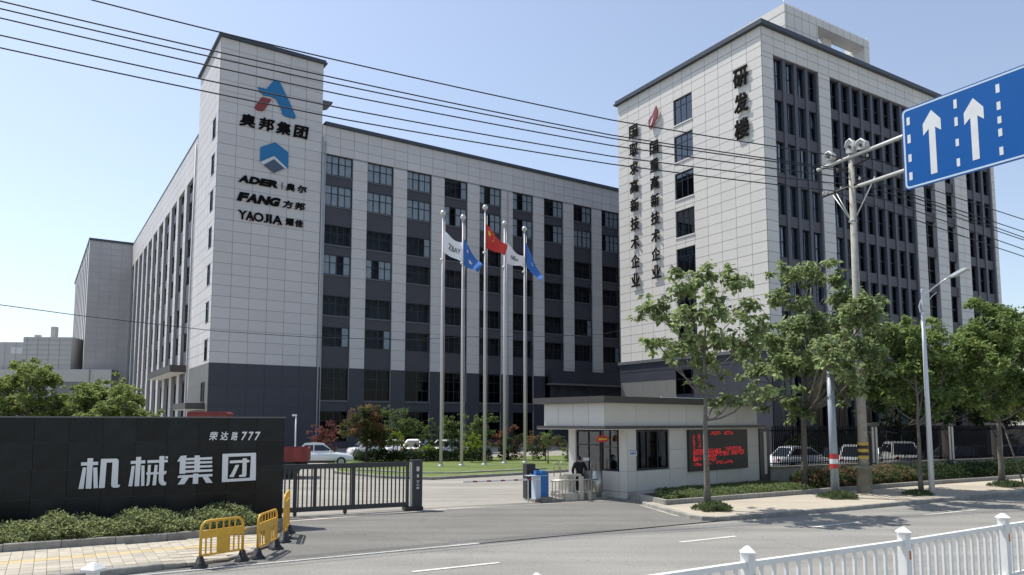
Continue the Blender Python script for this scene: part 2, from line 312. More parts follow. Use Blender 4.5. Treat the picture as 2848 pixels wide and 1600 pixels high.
# ------------------------------------------------------------------ ground
YR = R(30.3)
RF = Frame((-0.84, 19.08), YR)      # edge line of the road: x along the road, y towards the buildings
def sheet(name, pts, z, m, label=None):
    n = len(pts); a = sum(pts[i][0] * pts[(i + 1) % n][1] - pts[(i + 1) % n][0] * pts[i][1] for i in range(n))
    if a < 0: pts = pts[::-1]
    me = bpy.data.meshes.new(name); me.from_pydata([(p[0], p[1], z) for p in pts], [], [tuple(range(n))]); me.update()
    o = link(name, me, m); o['kind'] = 'structure'
    if label: o['label'] = label
    return o
sheet('ground', [(-900, -300), (900, -300), (900, 1500), (-900, 1500)], -0.004, M['yard'], 'pale concrete yard and ground around the buildings')
rw = lambda u, v: tuple(RF.w(u, v))[:2]
sheet('road', [rw(-90, -40), rw(260, -40), rw(260, 0.25), rw(-90, 0.25)], 0.0, M['road'], 'pale grey asphalt road crossing in front of the gate')
apr = [rw(-7.6, 0.0), rw(9.5, 0.0), (6.9, 23.45), (5.97, 23.3), (5.53, 24.31), (4.82, 27.54), (4.3, 29.5), (1.0, 28.6), (-2.34, 26.34), (-6.99, 23.19), (-7.3, 21.5), (-7.1, 18.5)]
sheet('driveway', apr, 0.006, M['apron'], 'darker asphalt apron between the road and the gate')
def strip(a, b, w, z=0.010, m='line', name='road_marking', label=None):
    a = Vector((a[0], a[1])); b = Vector((b[0], b[1])); d = (b - a).normalized(); n = Vector((-d.y, d.x)) * w / 2
    return sheet(name, [tuple(a + n), tuple(b + n), tuple(b - n), tuple(a - n)], z, M[m], label)
strip((-14.5, 11.1), (-0.84, 19.08), 0.14, label='solid white edge line of the road below the driveway')
for i, (a, b) in enumerate([((-2.06, 15.51), (-0.28, 16.50)), ((4.33, 19.24), (6.04, 20.21)), ((8.92, 21.97), (10.72, 23.03)), ((13.61, 24.68), (16.29, 26.19)), ((20.5, 28.7), (23.0, 30.2)), ((-7.6, 12.3), (-5.8, 13.3))]):
    strip(a, b, 0.13, label=['lane dash nearest the bottom of the picture', 'lane dash left of the first capped railing post', 'lane dash behind the railing below the red banded post', 'lane dash in tree shade below the street lamp', 'far right lane dash', 'lane dash at far left'][i])
strip((-6.99, 23.19), (-2.34, 26.34), 0.26, z=0.011, m='strip', name='concrete_strip', label='pale concrete threshold strip under the sliding gate')
strip((-2.3, 26.37), (3.6, 29.2), 0.10, z=0.011, m='strip', name='concrete_strip', label='thin pale threshold strip running on to the turnstile')
strip((-7.3, 24.5), (0.6, 28.45), 0.07, z=0.009, m='barkdk' if False else 'apron', name='gate_track', label='dark steel gate track in the driveway')
# kerb stones : children of one kerb
def kerb_run(label, pts, h, w=0.14, L=1.0, z0=-0.03, m=None, name='kerb'):
    t = thing(name, label, None, kind='structure')
    acc = []
    for a, b in zip(pts[:-1], pts[1:]):
        a = Vector((a[0], a[1], 0)); b = Vector((b[0], b[1], 0)); l = (b - a).length; k = max(1, round(l / L)); 
        for i in range(k):
            p = a.lerp(b, i / k); q = a.lerp(b, (i + 1) / k); yaw = math.atan2((q - p).y, (q - p).x)
            ll = (q - p).length - 0.012
            mb = MB(); c = 0.018
            pr = [(0, z0), (0, h - c), (c, h), (w, h), (w, z0)]
            mb.add([(0, y, z) for y, z in pr] + [(ll, y, z) for y, z in pr], [tuple(range(5))[::-1], tuple(range(5, 10))] + [(j, (j + 1) % 5, 5 + (j + 1) % 5, 5 + j) for j in range(5)])
            link('kerb_stone', mb, m or M['kerb'], t, (p.x, p.y, rnd.uniform(-0.004, 0.004)), yaw)
    return t
# right pavement
rk = [(4.82, 27.54), (5.53, 24.31), (5.68, 23.78), (5.97, 23.38), (6.41, 23.23), (6.90, 23.45), (10.85, 25.51), (16.65, 28.82), (21.88, 31.78), (40, 42.2), (80, 65)]
pk = [(4.66, 29.6), (5.49, 26.59), (11.36, 30.1), (16.12, 33.0), (18.9, 34.6), (25.64, 38.3), (50, 52)]
sheet('car_park', [(13.2, 37.2), (60, 61.5), (60, 95), (24, 72), (13, 60), (9, 48), (9.5, 40)], 0.004, M['carpark'], 'asphalt car park behind the iron fence, coloured dark for shade')
sheet('pavement', [(4.95, 27.5), (5.65, 24.3), (5.8, 23.85), (6.05, 23.48), (6.42, 23.33), (6.95, 23.6), (10.8, 25.65), (16.6, 28.95), (21.8, 31.9), (40, 42.35), (80, 65.2), (78, 68), (50, 52.0), (25.6, 38.3), (11.36, 30.1), (5.49, 26.59), (5.2, 27.6)], 0.125, M['walk'], 'beige slab pavement under the street trees')
kerb_run('grey kerb stones along the road beside the street trees', rk, 0.14)
kerb_run('low kerb edging the planting bed round the guardhouse', pk, 0.30, w=0.13)
strip((4.75, 27.6), (5.45, 24.35), 0.10, z=0.012, m='strip', name='concrete_strip', label='flush pale kerb edge of the driveway at the pavement corner')
sheet('planting_bed', [(4.72, 29.7), (5.6, 26.75), (11.36, 30.2), (16.12, 33.1), (25.6, 38.4), (50, 52.2), (46, 58), (33, 47.5), (12, 36.6), (4.7, 30.1)], 0.16, M['soil'], 'soil bed in front of the guardhouse and fence')
# left pavement with real pavers
LW = Frame((-6.88, 19.91), R(32.7))   # left bed kerb, x along
lkerb = [rw(-13.5, -0.98), rw(-8.75, -0.62), rw(-7.55, -0.42)]
LP = [(-20, 11.9), (-11.63, 17.01), (-8.66, 18.68), (-6.88, 19.91), (-6.5, 21.6)]
kerb_run('low concrete kerb of the hedge bed below the black sign wall', [(-17.5, 13.4), (-11.63, 17.11), (-8.66, 18.78), (-6.9, 20.0), (-6.6, 21.6)], 0.30, w=0.12)
lk = [(-16.5, 10.0), (-11.0, 13.18), (-9.12, 14.26), (-7.29, 15.7)]
kerb_run('kerb of the left pavement dropping towards the driveway', lk, 0.14)
kerb_run('flush kerb edge of the left pavement beside the barriers', [(-7.29, 15.7), (-6.75, 16.15), (-6.3, 16.75), (-6.05, 17.6), (-6.1, 18.9), (-6.45, 20.4), (-6.7, 21.8)], 0.075, L=0.5)
sheet('pavement', [(-16.5, 10.15), (-11.0, 13.3), (-9.2, 14.4), (-7.35, 15.85), (-6.3, 16.6), (-6.0, 18.5), (-6.75, 20.9), (-6.95, 20.0), (-8.7, 18.75), (-11.65, 17.08), (-17.5, 13.35)], 0.05, M['soil'], 'bedding under the paver pavement at lower left')
sheet('planting_bed', [(-17.5, 13.5), (-11.6, 17.15), (-8.6, 18.85), (-6.9, 20.05), (-6.6, 21.7), (-7.2, 22.3), (-13.3, 19.4), (-19.5, 16.3)], 0.2, M['soil'], 'soil bed of the hedge below the black sign wall')
pave = thing('pavement', 'beige block pavers with a yellow guiding strip at lower left', None, kind='structure')
PF = Frame((-7.29, 15.7), R(32.0))
def inpoly(p, poly):
    c = False; j = len(poly) - 1
    for i in range(len(poly)):
        a, b = poly[i], poly[j]
        if (a[1] > p[1]) != (b[1] > p[1]) and p[0] < (b[0] - a[0]) * (p[1] - a[1]) / (b[1] - a[1]) + a[0]: c = not c
        j = i
    return c
pavpoly = [(-16.4, 10.2), (-11.0, 13.34), (-9.2, 14.43), (-7.3, 15.82), (-6.78, 16.25), (-6.36, 16.8), (-6.12, 17.6), (-6.17, 18.9), (-6.5, 20.4), (-6.75, 21.2), (-6.98, 19.95), (-8.72, 18.7), (-11.67, 17.03), (-17.4, 13.35)]
pm = MB().box(0, 0.222, 0, 0.342, -0.06, 0).mesh('paver'); pm.materials.append(M['paver']); pmy = MB().box(0, 0.222, 0, 0.342, -0.06, 0).mesh('paver'); pmy.materials.append(M['paveryel'])
cand = []
for i in range(-48, 12):
    for j in range(0, 16):
        u = i * 0.23; v = j * 0.35 + 0.02
        c = PF.w(u + 0.11, v + 0.17)
        if inpoly(c, pavpoly): cand.append(((c.x) ** 2 + c.y ** 2, u, v, j))
cand.sort(); rest = MB()
for k, (d, u, v, j) in enumerate(cand):
    c = PF.w(u, v); zz = 0.128 + rnd.uniform(-0.003, 0.003)
    # ramp towards driveway
    if c.x > -7.6: zz = max(0.075, zz - (c.x + 7.6) * 0.045)
    vis = abs(c.x / c.y + 0.02) < 0.72
    if k < 300 and vis: link('paver', pmy if j == 5 else pm, None, pave, (c.x, c.y, zz), PF.yaw)
    else:
        T = Matrix.Translation((c.x, c.y, zz)) @ Matrix.Rotation(PF.yaw, 4, 'Z'); rest.box(0, 0.222, 0, 0.342, -0.06, 0, T)
o = link('paver', rest, M['paver'], pave); o['kind'] = 'stuff'
# lawn island
lawn = [(-11.5, 47.5), (-10.6, 44.3), (-7.14, 40.6), (-4.27, 39.5), (0.54, 43.1), (3.28, 45.6), (7, 49), (9.5, 55), (6, 66), (-6, 60), (-14, 56)]
sheet('lawn', lawn, 0.12, M['lawn'], 'bright green lawn island with the flagpoles')
kerb_run('pale kerb round the flagpole lawn', lawn[:8], 0.15, w=0.16, L=1.5)
kerb_run('pale kerb line inside the lawn', [(-9.5, 45.3), (-5.5, 42.6), (-3.2, 42.6), (0.5, 45.3), (2.2, 46.6)], 0.2, w=0.2, L=1.5)
# grass blades on the lawn
def leaves_mesh(name, C, Nn, size, aspect=0.55, fold=0.25, droop=0.0, upbias=0.0):
    """C: (n,3) positions; each leaf a folded rhombus of two triangles"""
    n = len(C); d = nrs.normal(size=(n, 3)); d[:, 2] = d[:, 2] * 0.6 - droop + upbias; d /= np.linalg.norm(d, axis=1)[:, None]
    up = nrs.normal(size=(n, 3)) * 0.55 + np.array([0, 0, 1.0]); sd = np.cross(d, up); sd /= np.linalg.norm(sd, axis=1)[:, None] + 1e-9
    nn = np.cross(sd, d); s = size * nrs.uniform(0.6, 1.3, n)[:, None]
    base = C; tip = C + d * s; mid = C + d * s * 0.5
    L = mid - sd * s * aspect / 2 + nn * s * fold; Rr = mid + sd * s * aspect / 2 + nn * s * fold
    V = np.stack([base, L, tip, Rr], 1).reshape(-1, 3); i = np.arange(n) * 4
    T = np.stack([np.stack([i, i + 2, i + 1], 1), np.stack([i, i + 3, i + 2], 1)], 1).reshape(-1, 3)
    me = bpy.data.meshes.new(name); me.vertices.add(len(V)); me.vertices.foreach_set('co', V.astype(np.float32).ravel())
    me.loops.add(len(T) * 3); me.loops.foreach_set('vertex_index', T.astype(np.int32).ravel())
    me.polygons.add(len(T)); me.polygons.foreach_set('loop_start', np.arange(len(T), dtype=np.int32) * 3); me.polygons.foreach_set('loop_total', np.full(len(T), 3, np.int32))
    me.update(calc_edges=True); me.validate(); return me
def blob_points(clumps, dens):
    out = []
    for c, r, fz in clumps:
        k = int(dens * r * r); sub = []
        m = max(3, int(9 * r / 0.6)); sc_ = []
        for _ in range(m):
            d = nrs.normal(size=3); d /= np.linalg.norm(d); sc_.append(np.array(c) + d * r * np.array([1, 1, fz]) * nrs.uniform(0.25, 0.85))
        for _ in range(k):
            q = sc_[nrs.randint(m)]; d = nrs.normal(size=3); d /= np.linalg.norm(d)
            out.append(q + d * r * 0.40 * np.array([1, 1, 0.75]) * nrs.uniform(0.35, 1.0) ** 0.5)
    return np.array(out)
ML = dict(
 street=leafmat('street_tree_leaf', (0.24, 0.30, 0.13), 0.02, 0.55), dense=leafmat('dense_tree_leaf', (0.20, 0.27, 0.085), 0.025, 0.4),
 left=leafmat('camphor_leaf', (0.215, 0.27, 0.08), 0.03, 0.4), hedge=leafmat('hedge_leaf', (0.235, 0.27, 0.12), 0.03, 0.6),
 redhedge=leafmat('red_tip_hedge_leaf', (0.085, 0.12, 0.045), 0.02, 0.4, dry=((0.27, 0.17, 0.10), 2.0)), low=leafmat('low_bed_leaf', (0.16, 0.205, 0.085), 0.02, 0.4),
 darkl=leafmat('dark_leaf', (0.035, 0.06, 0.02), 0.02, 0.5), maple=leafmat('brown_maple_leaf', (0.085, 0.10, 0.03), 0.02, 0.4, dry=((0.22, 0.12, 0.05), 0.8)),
 lime=leafmat('lime_leaf', (0.20, 0.27, 0.03), 0.02, 0.4), olive=leafmat('olive_leaf', (0.13, 0.18, 0.05), 0.02, 0.4), redl=leafmat('dark_red_leaf', (0.16, 0.06, 0.05), 0.02, 0.5),
 grass=leafmat('grass_blade', (0.11, 0.145, 0.065), 0.03, 0.4))

# ------------------------------------------------------------------ facade kit
PANELS = {}
def collect(bkey, x0, x1, z0, z1, rz, base, m, th=0.05, y=0.0, world=None):
    PANELS.setdefault(bkey, []).append((x0, x1, z0, z1, rz, base, m, th, y))
def grid(bkey, xs, zs, rz, base, m, holes=(), gap=0.045, y=0.0, th=0.035):
    """tiles between the joints xs, zs, cut round the holes (x0,x1,z0,z1)"""
    for a, b in zip(xs[:-1], xs[1:]):
        for c, d in zip(zs[:-1], zs[1:]):
            rects = [(a, b, c, d)]
            for h in holes:
                nr = []
                for r in rects:
                    if h[0] >= r[1] - .02 or h[1] <= r[0] + .02 or h[2] >= r[3] - .02 or h[3] <= r[2] + .02: nr.append(r); continue
                    if h[2] > r[2] + .08: nr.append((r[0], r[1], r[2], h[2]))
                    if h[3] < r[3] - .08: nr.append((r[0], r[1], h[3], r[3]))
                    z0_, z1_ = max(h[2], r[2]), min(h[3], r[3])
                    if h[0] > r[0] + .08: nr.append((r[0], h[0], z0_, z1_))
                    if h[1] < r[1] - .08: nr.append((h[1], r[1], z0_, z1_))
                rects = nr
            for r in rects:
                collect(bkey, r[0] + gap / 2, r[1] - gap / 2, r[2] + gap / 2, r[3] - gap / 2, rz, base, m, th, y)
def flush(bkey, parent, limit=300):
    L = PANELS[bkey]; W = parent.matrix_world; yaw = parent.rotation_euler.z; pl = parent.location; sized = []
    for p in L:
        q = Matrix.Rotation(p[4], 3, 'Z') @ Vector(((p[0] + p[1]) / 2, 0, 0)) + Vector(p[5]); w = Matrix.Rotation(yaw, 3, 'Z') @ q + pl
        dirv = Matrix.Rotation(yaw + p[4], 3, 'Z') @ Vector((0, 1, 0)); D = max(1.0, Vector((w.x, w.y, 0)).length)
        face = abs(dirv.dot(Vector((w.x, w.y, 0)).normalized())); vis = abs(w.x / max(w.y, 1)) < 0.75
        sized.append(((p[1] - p[0]) * (p[3] - p[2]) * face / D / D * (1 if vis else 0.01), p))
    sized.sort(key=lambda t: -t[0]); restm = {}
    for k, (s_, p) in enumerate(sized):
        if k < limit: boxpart('facade_tile', p[6], parent, p[0], p[1], p[8] - p[7], p[8], p[2], p[3], p[4], p[5])
        else:
            T = Matrix.Translation(p[5]) @ Matrix.Rotation(p[4], 4, 'Z'); restm.setdefault(p[6].name, (p[6], MB()))[1].box(p[0], p[1], p[8] - p[7], p[8], p[2], p[3], T)
    for k, (m, mb) in restm.items(): o = link('facade_tiles', mb, m, parent); o['kind'] = 'stuff'
WIN = {}
def window(parent, x, z, w, h, ncol, splits, y=0.3, rz=0.0, base=(0, 0, 0), ft=0.09, mull=0.06, gm='glass', curtain=None, panes=True, name='window', sash=None):
    """frame (part) with its panes (sub-parts); x,z lower left corner; splits = heights of the cross bars"""
    key = (round(w, 2), round(h, 2), ncol, tuple(splits), ft, sash)
    zs = [0] + list(splits) + [h]
    if key not in WIN:
        f = MB(); f.box(0, w, -0.05, 0.07, 0, ft).box(0, w, -0.05, 0.07, h - ft, h).box(0, ft, -0.05, 0.07, ft, h - ft).box(w - ft, w, -0.05, 0.07, ft, h - ft)
        pitch = (w - 2 * ft) / ncol; rects = []
        for i in range(1, ncol):
            t = mull * (1.9 if (ncol == 4 and i == 2) else 1); f.box(ft + i * pitch - t / 2, ft + i * pitch + t / 2, -0.04, 0.06, ft, h - ft)
        for s_ in splits: f.box(ft, w - ft, -0.035, 0.055, s_ - mull / 2, s_ + mull / 2)
        for i in range(ncol):
            for a, b in zip(zs[:-1], zs[1:]):
                rects.append((ft + i * pitch, ft + (i + 1) * pitch, max(a, ft), min(b, h - ft)))
        pm = {}
        for r in rects:
            kk = (round(r[1] - r[0], 3), round(r[3] - r[2], 3))
            if kk not in pm: pm[kk] = MB().box(0, r[1] - r[0], 0, 0.012, 0, r[3] - r[2]).mesh('pane')
        j = MB()
        for r in rects: j.box(r[0], r[1], 0.0, 0.012, r[2], r[3])
        fm = f.mesh('window'); fm.materials.append(M['frame']); WIN[key] = (fm, rects, pm, j.mesh('pane'), {})
    fm, rects, pm, jm, gl = WIN[key]
    p = Vector((x, y, z))
    if rz: p = Matrix.Rotation(rz, 3, 'Z') @ p
    o = link(name, fm, None, parent, p + Vector(base), rz)
    if panes:
        for r in rects:
            kk = (round(r[1] - r[0], 3), round(r[3] - r[2], 3)); g = (kk, gm)
            if g not in gl: gl[g] = pm[kk].copy(); gl[g].materials.append(M[gm])
            link('pane', gl[g], None, o, (r[0], 0.0, r[2]), rnd.uniform(-.004, .004))
    else:
        g = ('j', gm)
        if g not in gl: gl[g] = jm.copy(); gl[g].materials.append(M[gm])
        q = link('pane', gl[g], None, o)
    if curtain:
        for (a, b) in curtain:
            ck = ('c', a, b, key[0], key[1])
            if ck not in gl:
                n = max(6, int((b - a) * w / 0.06)); vs = []; fs = []
                for i in range(n + 1):
                    xx = ft + (a + (b - a) * i / n) * (w - 2 * ft); yy = 0.07 + 0.025 * math.sin(i * 1.9) + 0.015 * math.sin(i * 0.7)
                    vs += [(xx, yy, 0.06), (xx, yy, h - 0.06)]
                fs = [(2 * i, 2 * i + 2, 2 * i + 3, 2 * i + 1) for i in range(n)]
                cm = MB().add(vs, fs, False).mesh('curtain'); cm.materials.append(M['curtain']); gl[ck] = cm
            link('curtain', gl[ck], None, o)
    return o

# ------------------------------------------------------------------ main building
A1 = R(33.3)
C0 = (-32.05, 77.47)
MF = Frame(C0, A1)
mainb = thing('office_building', 'long grey factory office block with the tall sign tower and dark ribbon windows', 'building', (C0[0], C0[1], 0), A1)
TOPT, TOPW, BND = 45.4, 38.0, 9.3
WX = [12.02 + 5.29 * k for k in range(10)]    # left edges of the window bays
WW = 3.42
rows = [(32.2, 34.6), (28.45, 30.97), (23.8, 26.2), (20.25, 22.62), (15.4, 17.8), (11.75, 14.1)]
TW = 11.55; WEND = WX[9] + WW + 1.87
# solid core behind the facade
core = MB(); core.box(0.12, TW - 0.02, 0.12, 11.4, BND, TOPT - 0.3); core.box(TW, WEND, 1.5, 20, 0, TOPW - 0.4); core.box(1.2, TW, 11.4, 82, 0, TOPW - 0.4)
core.box(0.12, TW - .02, 0.12, 11.4, 0.0, BND); link('core_wall', core, M['dark'], mainb)
# joint backing planes
bk = MB(); bk.box(0.02, TW - 0.02, 0.01, 0.11, BND, TOPT - 0.02); bk.box(0.01, 0.11, 0.02, 11.5, BND, TOPT - 0.02); bk.box(TW - 0.1, TW - 0.03, .12, 11.5, BND, TOPT - 0.02)
bk.box(0.12, TW - .11, 11.3, 11.5, TOPW, TOPT - 0.02)
bk.box(TW, WEND, 0.01, 1.4, 34.62, TOPW)
link('wall_backing', bk, M['joint'], mainb)
zs_t = [BND + i * (TOPT - BND) / 30 for i in range(31)]; zs_w = [BND + i * (TOPW - BND) / 24 for i in range(25)]
grid('main', [0.0, 1.9, 3.82, 5.74, 7.66, 9.58, TW], zs_t, 0, (0, 0, 0), M['tile'])
grid('main', [TW + 0.03, WX[0]] + [WX[0] + 1.7633 * k for k in range(1, 31)], [z for z in zs_w if z > 33.9][0:0] + [34.62] + [z for z in zs_w if z > 35.0], 0, (0, 0, 0), M['tile'])
pil = MB()
for k in range(9 + 1):
    a = WX[k - 1] + WW if k else TW + 0.03; b = WX[k] if k else WX[0]
    pil.box(a + 0.02, b - 0.02, 0.01, 0.8, 0, 34.6)
    if b - a > 0.8: grid('main', [a, b], [z for z in zs_w if z < 34.7], 0, (0, 0, 0), M['tile'])
    elif b - a > .3: grid('main', [a, b], [z for z in zs_w if z < 34.7], 0, (0, 0, 0), M['tile'])
pil.box(WX[9] + WW + .02, WEND, 0.01, 0.8, 0, 34.6); grid('main', [WX[9] + WW, WEND], [z for z in zs_w if z < 34.7], 0, (0, 0, 0), M['tile'])
link('pilaster_core', pil, M['joint'], mainb)
# dark base on pilasters and tower, proud sheets
for k in range(11):
    a = (WX[k - 1] + WW) if k else TW + 0.02; b = WX[k] if k < 10 else WEND
    boxpart('base_panel', M['base'], mainb, a, b, -0.075, 0.0, 0, BND)
for k in range(6):
    xs6 = [0.0, 1.9, 3.82, 5.74, 7.66, 9.58, TW]
    for j in range(4): boxpart('base_panel', M['base'], mainb, xs6[k] + .008, xs6[k + 1] - .008, -0.075, 0.0, j * 2.325 + .008, (j + 1) * 2.325 - .008)
# spandrels between the windows
zspan = [(30.97, 32.2), (26.2, 28.45), (22.62, 23.8), (17.8, 20.25), (14.1, 15.4), (9.3, 11.75)]
def bay_z(): return zspan
for k in range(10):
    x = WX[k]
    for (a, b) in zspan:
        boxpart('spandrel', M['spandrel'], mainb, x, x + WW, 0.22, 0.5, a, b)
    for (a, b) in rows[:5]: boxpart('window_sill', M['sill'], mainb, x, x + WW, 0.12, 0.3, a - 0.12, a)
    boxpart('spandrel', M['base'], mainb, x, x + WW, 0.12, 0.5, 4.3, 5.35)
    boxpart('window_sill', M['sill'], mainb, x - 0.03, x + WW + 0.03, -0.02, 0.35, 5.36, 5.52)
    boxpart('spandrel', M['base'], mainb, x, x + WW, 0.12, 0.5, 0.0, 0.7)
    for r, (a, b) in enumerate(rows):
        cu = None
        if r < 2: cu = [(0, 1)] if k < 3 else rnd.choice([[(0, 1)], [(0, 0.24), (0.5, 1)], [(0.5, 1)], [(0.25, 1)]])
        if k == 3 and r == 0: cu = [(0.76, 1)]
        if r == 3 and k == 0: cu = [(0, 0.5), (0.78, 1)]
        if r == 3 and k == 1: cu = [(0, 0.22), (0.5, 1)]
        if r in (2, 4, 5) and rnd.random() < 0.25: cu = [(0.76, 1)]
        window(mainb, x, a, WW, b - a, 4, [round((b - a) * 0.6, 2)], y=0.24, curtain=cu, gm='glass', panes=(k < 5))
    if k < 7:
        window(mainb, x, 5.52, WW, 3.75, 4, [1.35, 2.6], y=0.34, gm='glassdk', panes=(k < 4), curtain=[(0, 1)] if k == 0 else None)
        window(mainb, x, 0.7, WW, 3.6, 4, [1.3, 2.5], y=0.34, gm='glassdk', panes=False)
# coping
cp = MB(); cp.box(-0.35, TW + 0.35, -0.35, 11.9, TOPT, TOPT + 0.18); cp.box(-0.22, TW + 0.22, -0.22, 11.75, TOPT + 0.18, TOPT + 0.46); link('coping', cp, M['coping'], mainb)
cp = MB(); cp.box(TW + 0.36, WEND + .2, -0.3, 20, TOPW, TOPW + 0.16); cp.box(TW + 0.36, WEND + .2, -0.18, 20, TOPW + 0.16, TOPW + 0.46)
cp.box(-0.1, 10, 11.92, 82, TOPW, TOPW + 0.16); cp.box(0.02, 10, 11.92, 82, TOPW + 0.16, TOPW + 0.42); link('coping', cp, M['coping'], mainb)
# downpipes
for x, z1 in ((TW + 0.12, 36.5), (WX[5] - 0.9, 34.5)):
    link('downpipe', MB().tube([(x, -0.16, 0.2), (x, -0.16, z1)], 0.085, 8), M['pipe'], mainb)
    if x < 20: link('downpipe', MB().tube([(x + 0.32, -0.14, 0.2), (x + 0.32, -0.14, z1 - 0.5)], 0.06, 8), M['pipe'], mainb)
F8 = Frame(MF.w(0, 8), A1); link('roof_canopy', MB().extr([(TW - .1, F8.uv(899, 314)[1]), F8.uv(924, 290), F8.uv(926, 284), (TW - .1, F8.uv(899, 281)[1])], 8.0, 10.2), M['tan'], mainb)
# tower left side : frame turned by -90 deg, x = -u
SR = -math.pi / 2
side_holes = [(-2.75, -1.25, 36.75 - 4.13 * k - 2.35, 36.75 - 4.13 * k) for k in range(7)]
grid('main', [-11.5, -9.6, -7.7, -5.8, -3.9, -2.0, -0.0], zs_t, SR, (0, 0, 0), M['tile'], holes=side_holes)
for h in side_holes: window(mainb, h[0], h[2], 1.5, h[3] - h[2], 1, [1.6], y=-0.01, rz=SR, gm='glassmatte', panes=False); boxpart('dark_window_sheet', M['dark'], mainb, h[0], h[1], 0.0, 0.009, h[2], h[3], SR)  # thin dark sheet behind each pane stands in for the unlit room
for j in range(4): boxpart('base_panel', M['tan'], mainb, -11.5, 0.0, -0.075, 0.0, j * 2.325 + .008, (j + 1) * 2.325 - .008, SR)
window(mainb, -3.4, 5.2, 1.7, 2.15, 1, [1.4], y=-0.10, rz=SR, gm='glassdk', panes=False); boxpart('dark_window_sheet', M['dark'], mainb, -3.4, -1.7, -0.082, -0.076, 5.2, 7.35, SR)  # flat dark sheet gives this window its interior shade
cn = MB().box(-9.2, -1.2, -2.0, -0.08, 4.4, 5.05); o = link('entrance_canopy', cn, M['bronze'], mainb, rz=SR); boxpart('canopy_soffit', M['ghsill'], mainb, -9.1, -1.3, -1.9, -0.1, 4.34, 4.40, SR)
boxpart('door', M['trim'], mainb, -3.1, -1.9, -0.12, -0.08, 0, 2.6, SR); boxpart('door', M['trim'], mainb, -7.9, -5.2, -0.12, -0.08, 0, 3.2, SR)
# wing left side with deep pilasters
wb = [(-(13.9 + 6.1 * k + 4.3), -(13.9 + 6.1 * k)) for k in range(11)]
sd = MB()
edges = [(-13.9, -11.6)] + [(wb[k + 1][1], wb[k][0]) for k in range(10)] + [(-82, wb[10][0])]
for a, b in edges:
    sd.box(a + .02, b - .02, 0.02, 1.2, 0.0, 33.5); grid('main', [a, b], [z for z in zs_w if z < 33.6] + [33.5], SR, (0, 0, 0), M['tile'])
    boxpart('base_panel', M['tile'], mainb, a, b, -0.07, 0.0, 0.0, BND, SR)
sd.box(-82, -11.6, 0.02, 1.2, 33.52, TOPW - 0.02); grid('main', [-82 + 2.93 * k for k in range(25)], [33.5, 34.7, 35.9, 37.0, TOPW], SR, (0, 0, 0), M['tile'])
link('pilaster_core', sd, M['joint'], mainb, rz=SR)
for a, b in wb:
    for (c, d) in zspan: boxpart('spandrel', M['spandrel'], mainb, a, b, 0.25, 0.8, c, d, SR)
    boxpart('spandrel', M['spandrel'], mainb, a, b, 0.25, 0.8, 8.0, 9.3, SR)
    for (c, d) in rows: window(mainb, a, c, b - a, min(d, 33.48) - c, 4, [1.4], y=0.4, rz=SR, gm='glassdk', panes=False)
    window(mainb, a, 0.3, b - a, 7.6, 4, [2.6, 5.2], y=0.4, rz=SR, gm='glassdk', panes=False)
boxpart('upper_canopy', M['bronze'], mainb, -33, -13.2, -1.9, -0.1, 9.0, 9.85, SR); boxpart('canopy_soffit', M['ghsill'], mainb, -32.9, -13.3, -1.8, -0.1, 8.94, 9.0, SR); boxpart('upper_canopy', M['bronze'], mainb, -76, -66, -1.9, -0.1, 6.6, 7.4, SR)
link('downpipe', MB().tube([(-12.3, -0.15, 0.2), (-12.3, -0.15, 37)], 0.09, 8), M['pipe'], mainb, rz=SR)
# end block
bb = MB().box(-7.35, -0.05, 79.6, 135, 0, 38.2); link('end_block_core', bb, M['joint'], mainb)
grid('main', [-7.35, -5.5, -3.7, -1.85, -0.05], [0, 2.2, 4.4, 6.6] + zs_w + [38.2], 0, (0, 79.6, 0), M['tileB'])
boxpart('coping', M['coping'], mainb, -7.6, 0.4, 79.3, 135, 38.2, 38.6)
for k in range(9):
    boxpart('end_pilaster', M['tile'], mainb, -(79.6 + 6.1 * k + 2.2), -(79.6 + 6.1 * k), -7.35 - 0.12, -7.35, 0, 38.2, SR)
    boxpart('end_window', M['carglass'], mainb, -(79.6 + 6.1 * k + 6.08), -(79.6 + 6.1 * k + 2.22), -7.35 - 0.03, -7.35, 0.5, 36.5, SR)
# ledge and entrance, recess shade put in as a dark box, at the right end of the wing
boxpart('entrance_ledge', M['base'], mainb, 44.3, 60.5, -1.1, -0.08, 8.35, 10.1); boxpart('entrance_ledge', M['tan'], mainb, 44.0, 60.8, -1.35, -0.08, 8.1, 8.35)
boxpart('dark_entrance_box', M['dark'], mainb, 44.6, 60.5, -0.3, -0.08, 0, 8.1)
for a, b in ((46.2, 52.6), (54.5, 59.5)):
    window(mainb, a, 2.4, b - a, 3.6, 4, [1.8], y=-0.42, gm='glassdk', panes=False)
flush('main', mainb, 300)
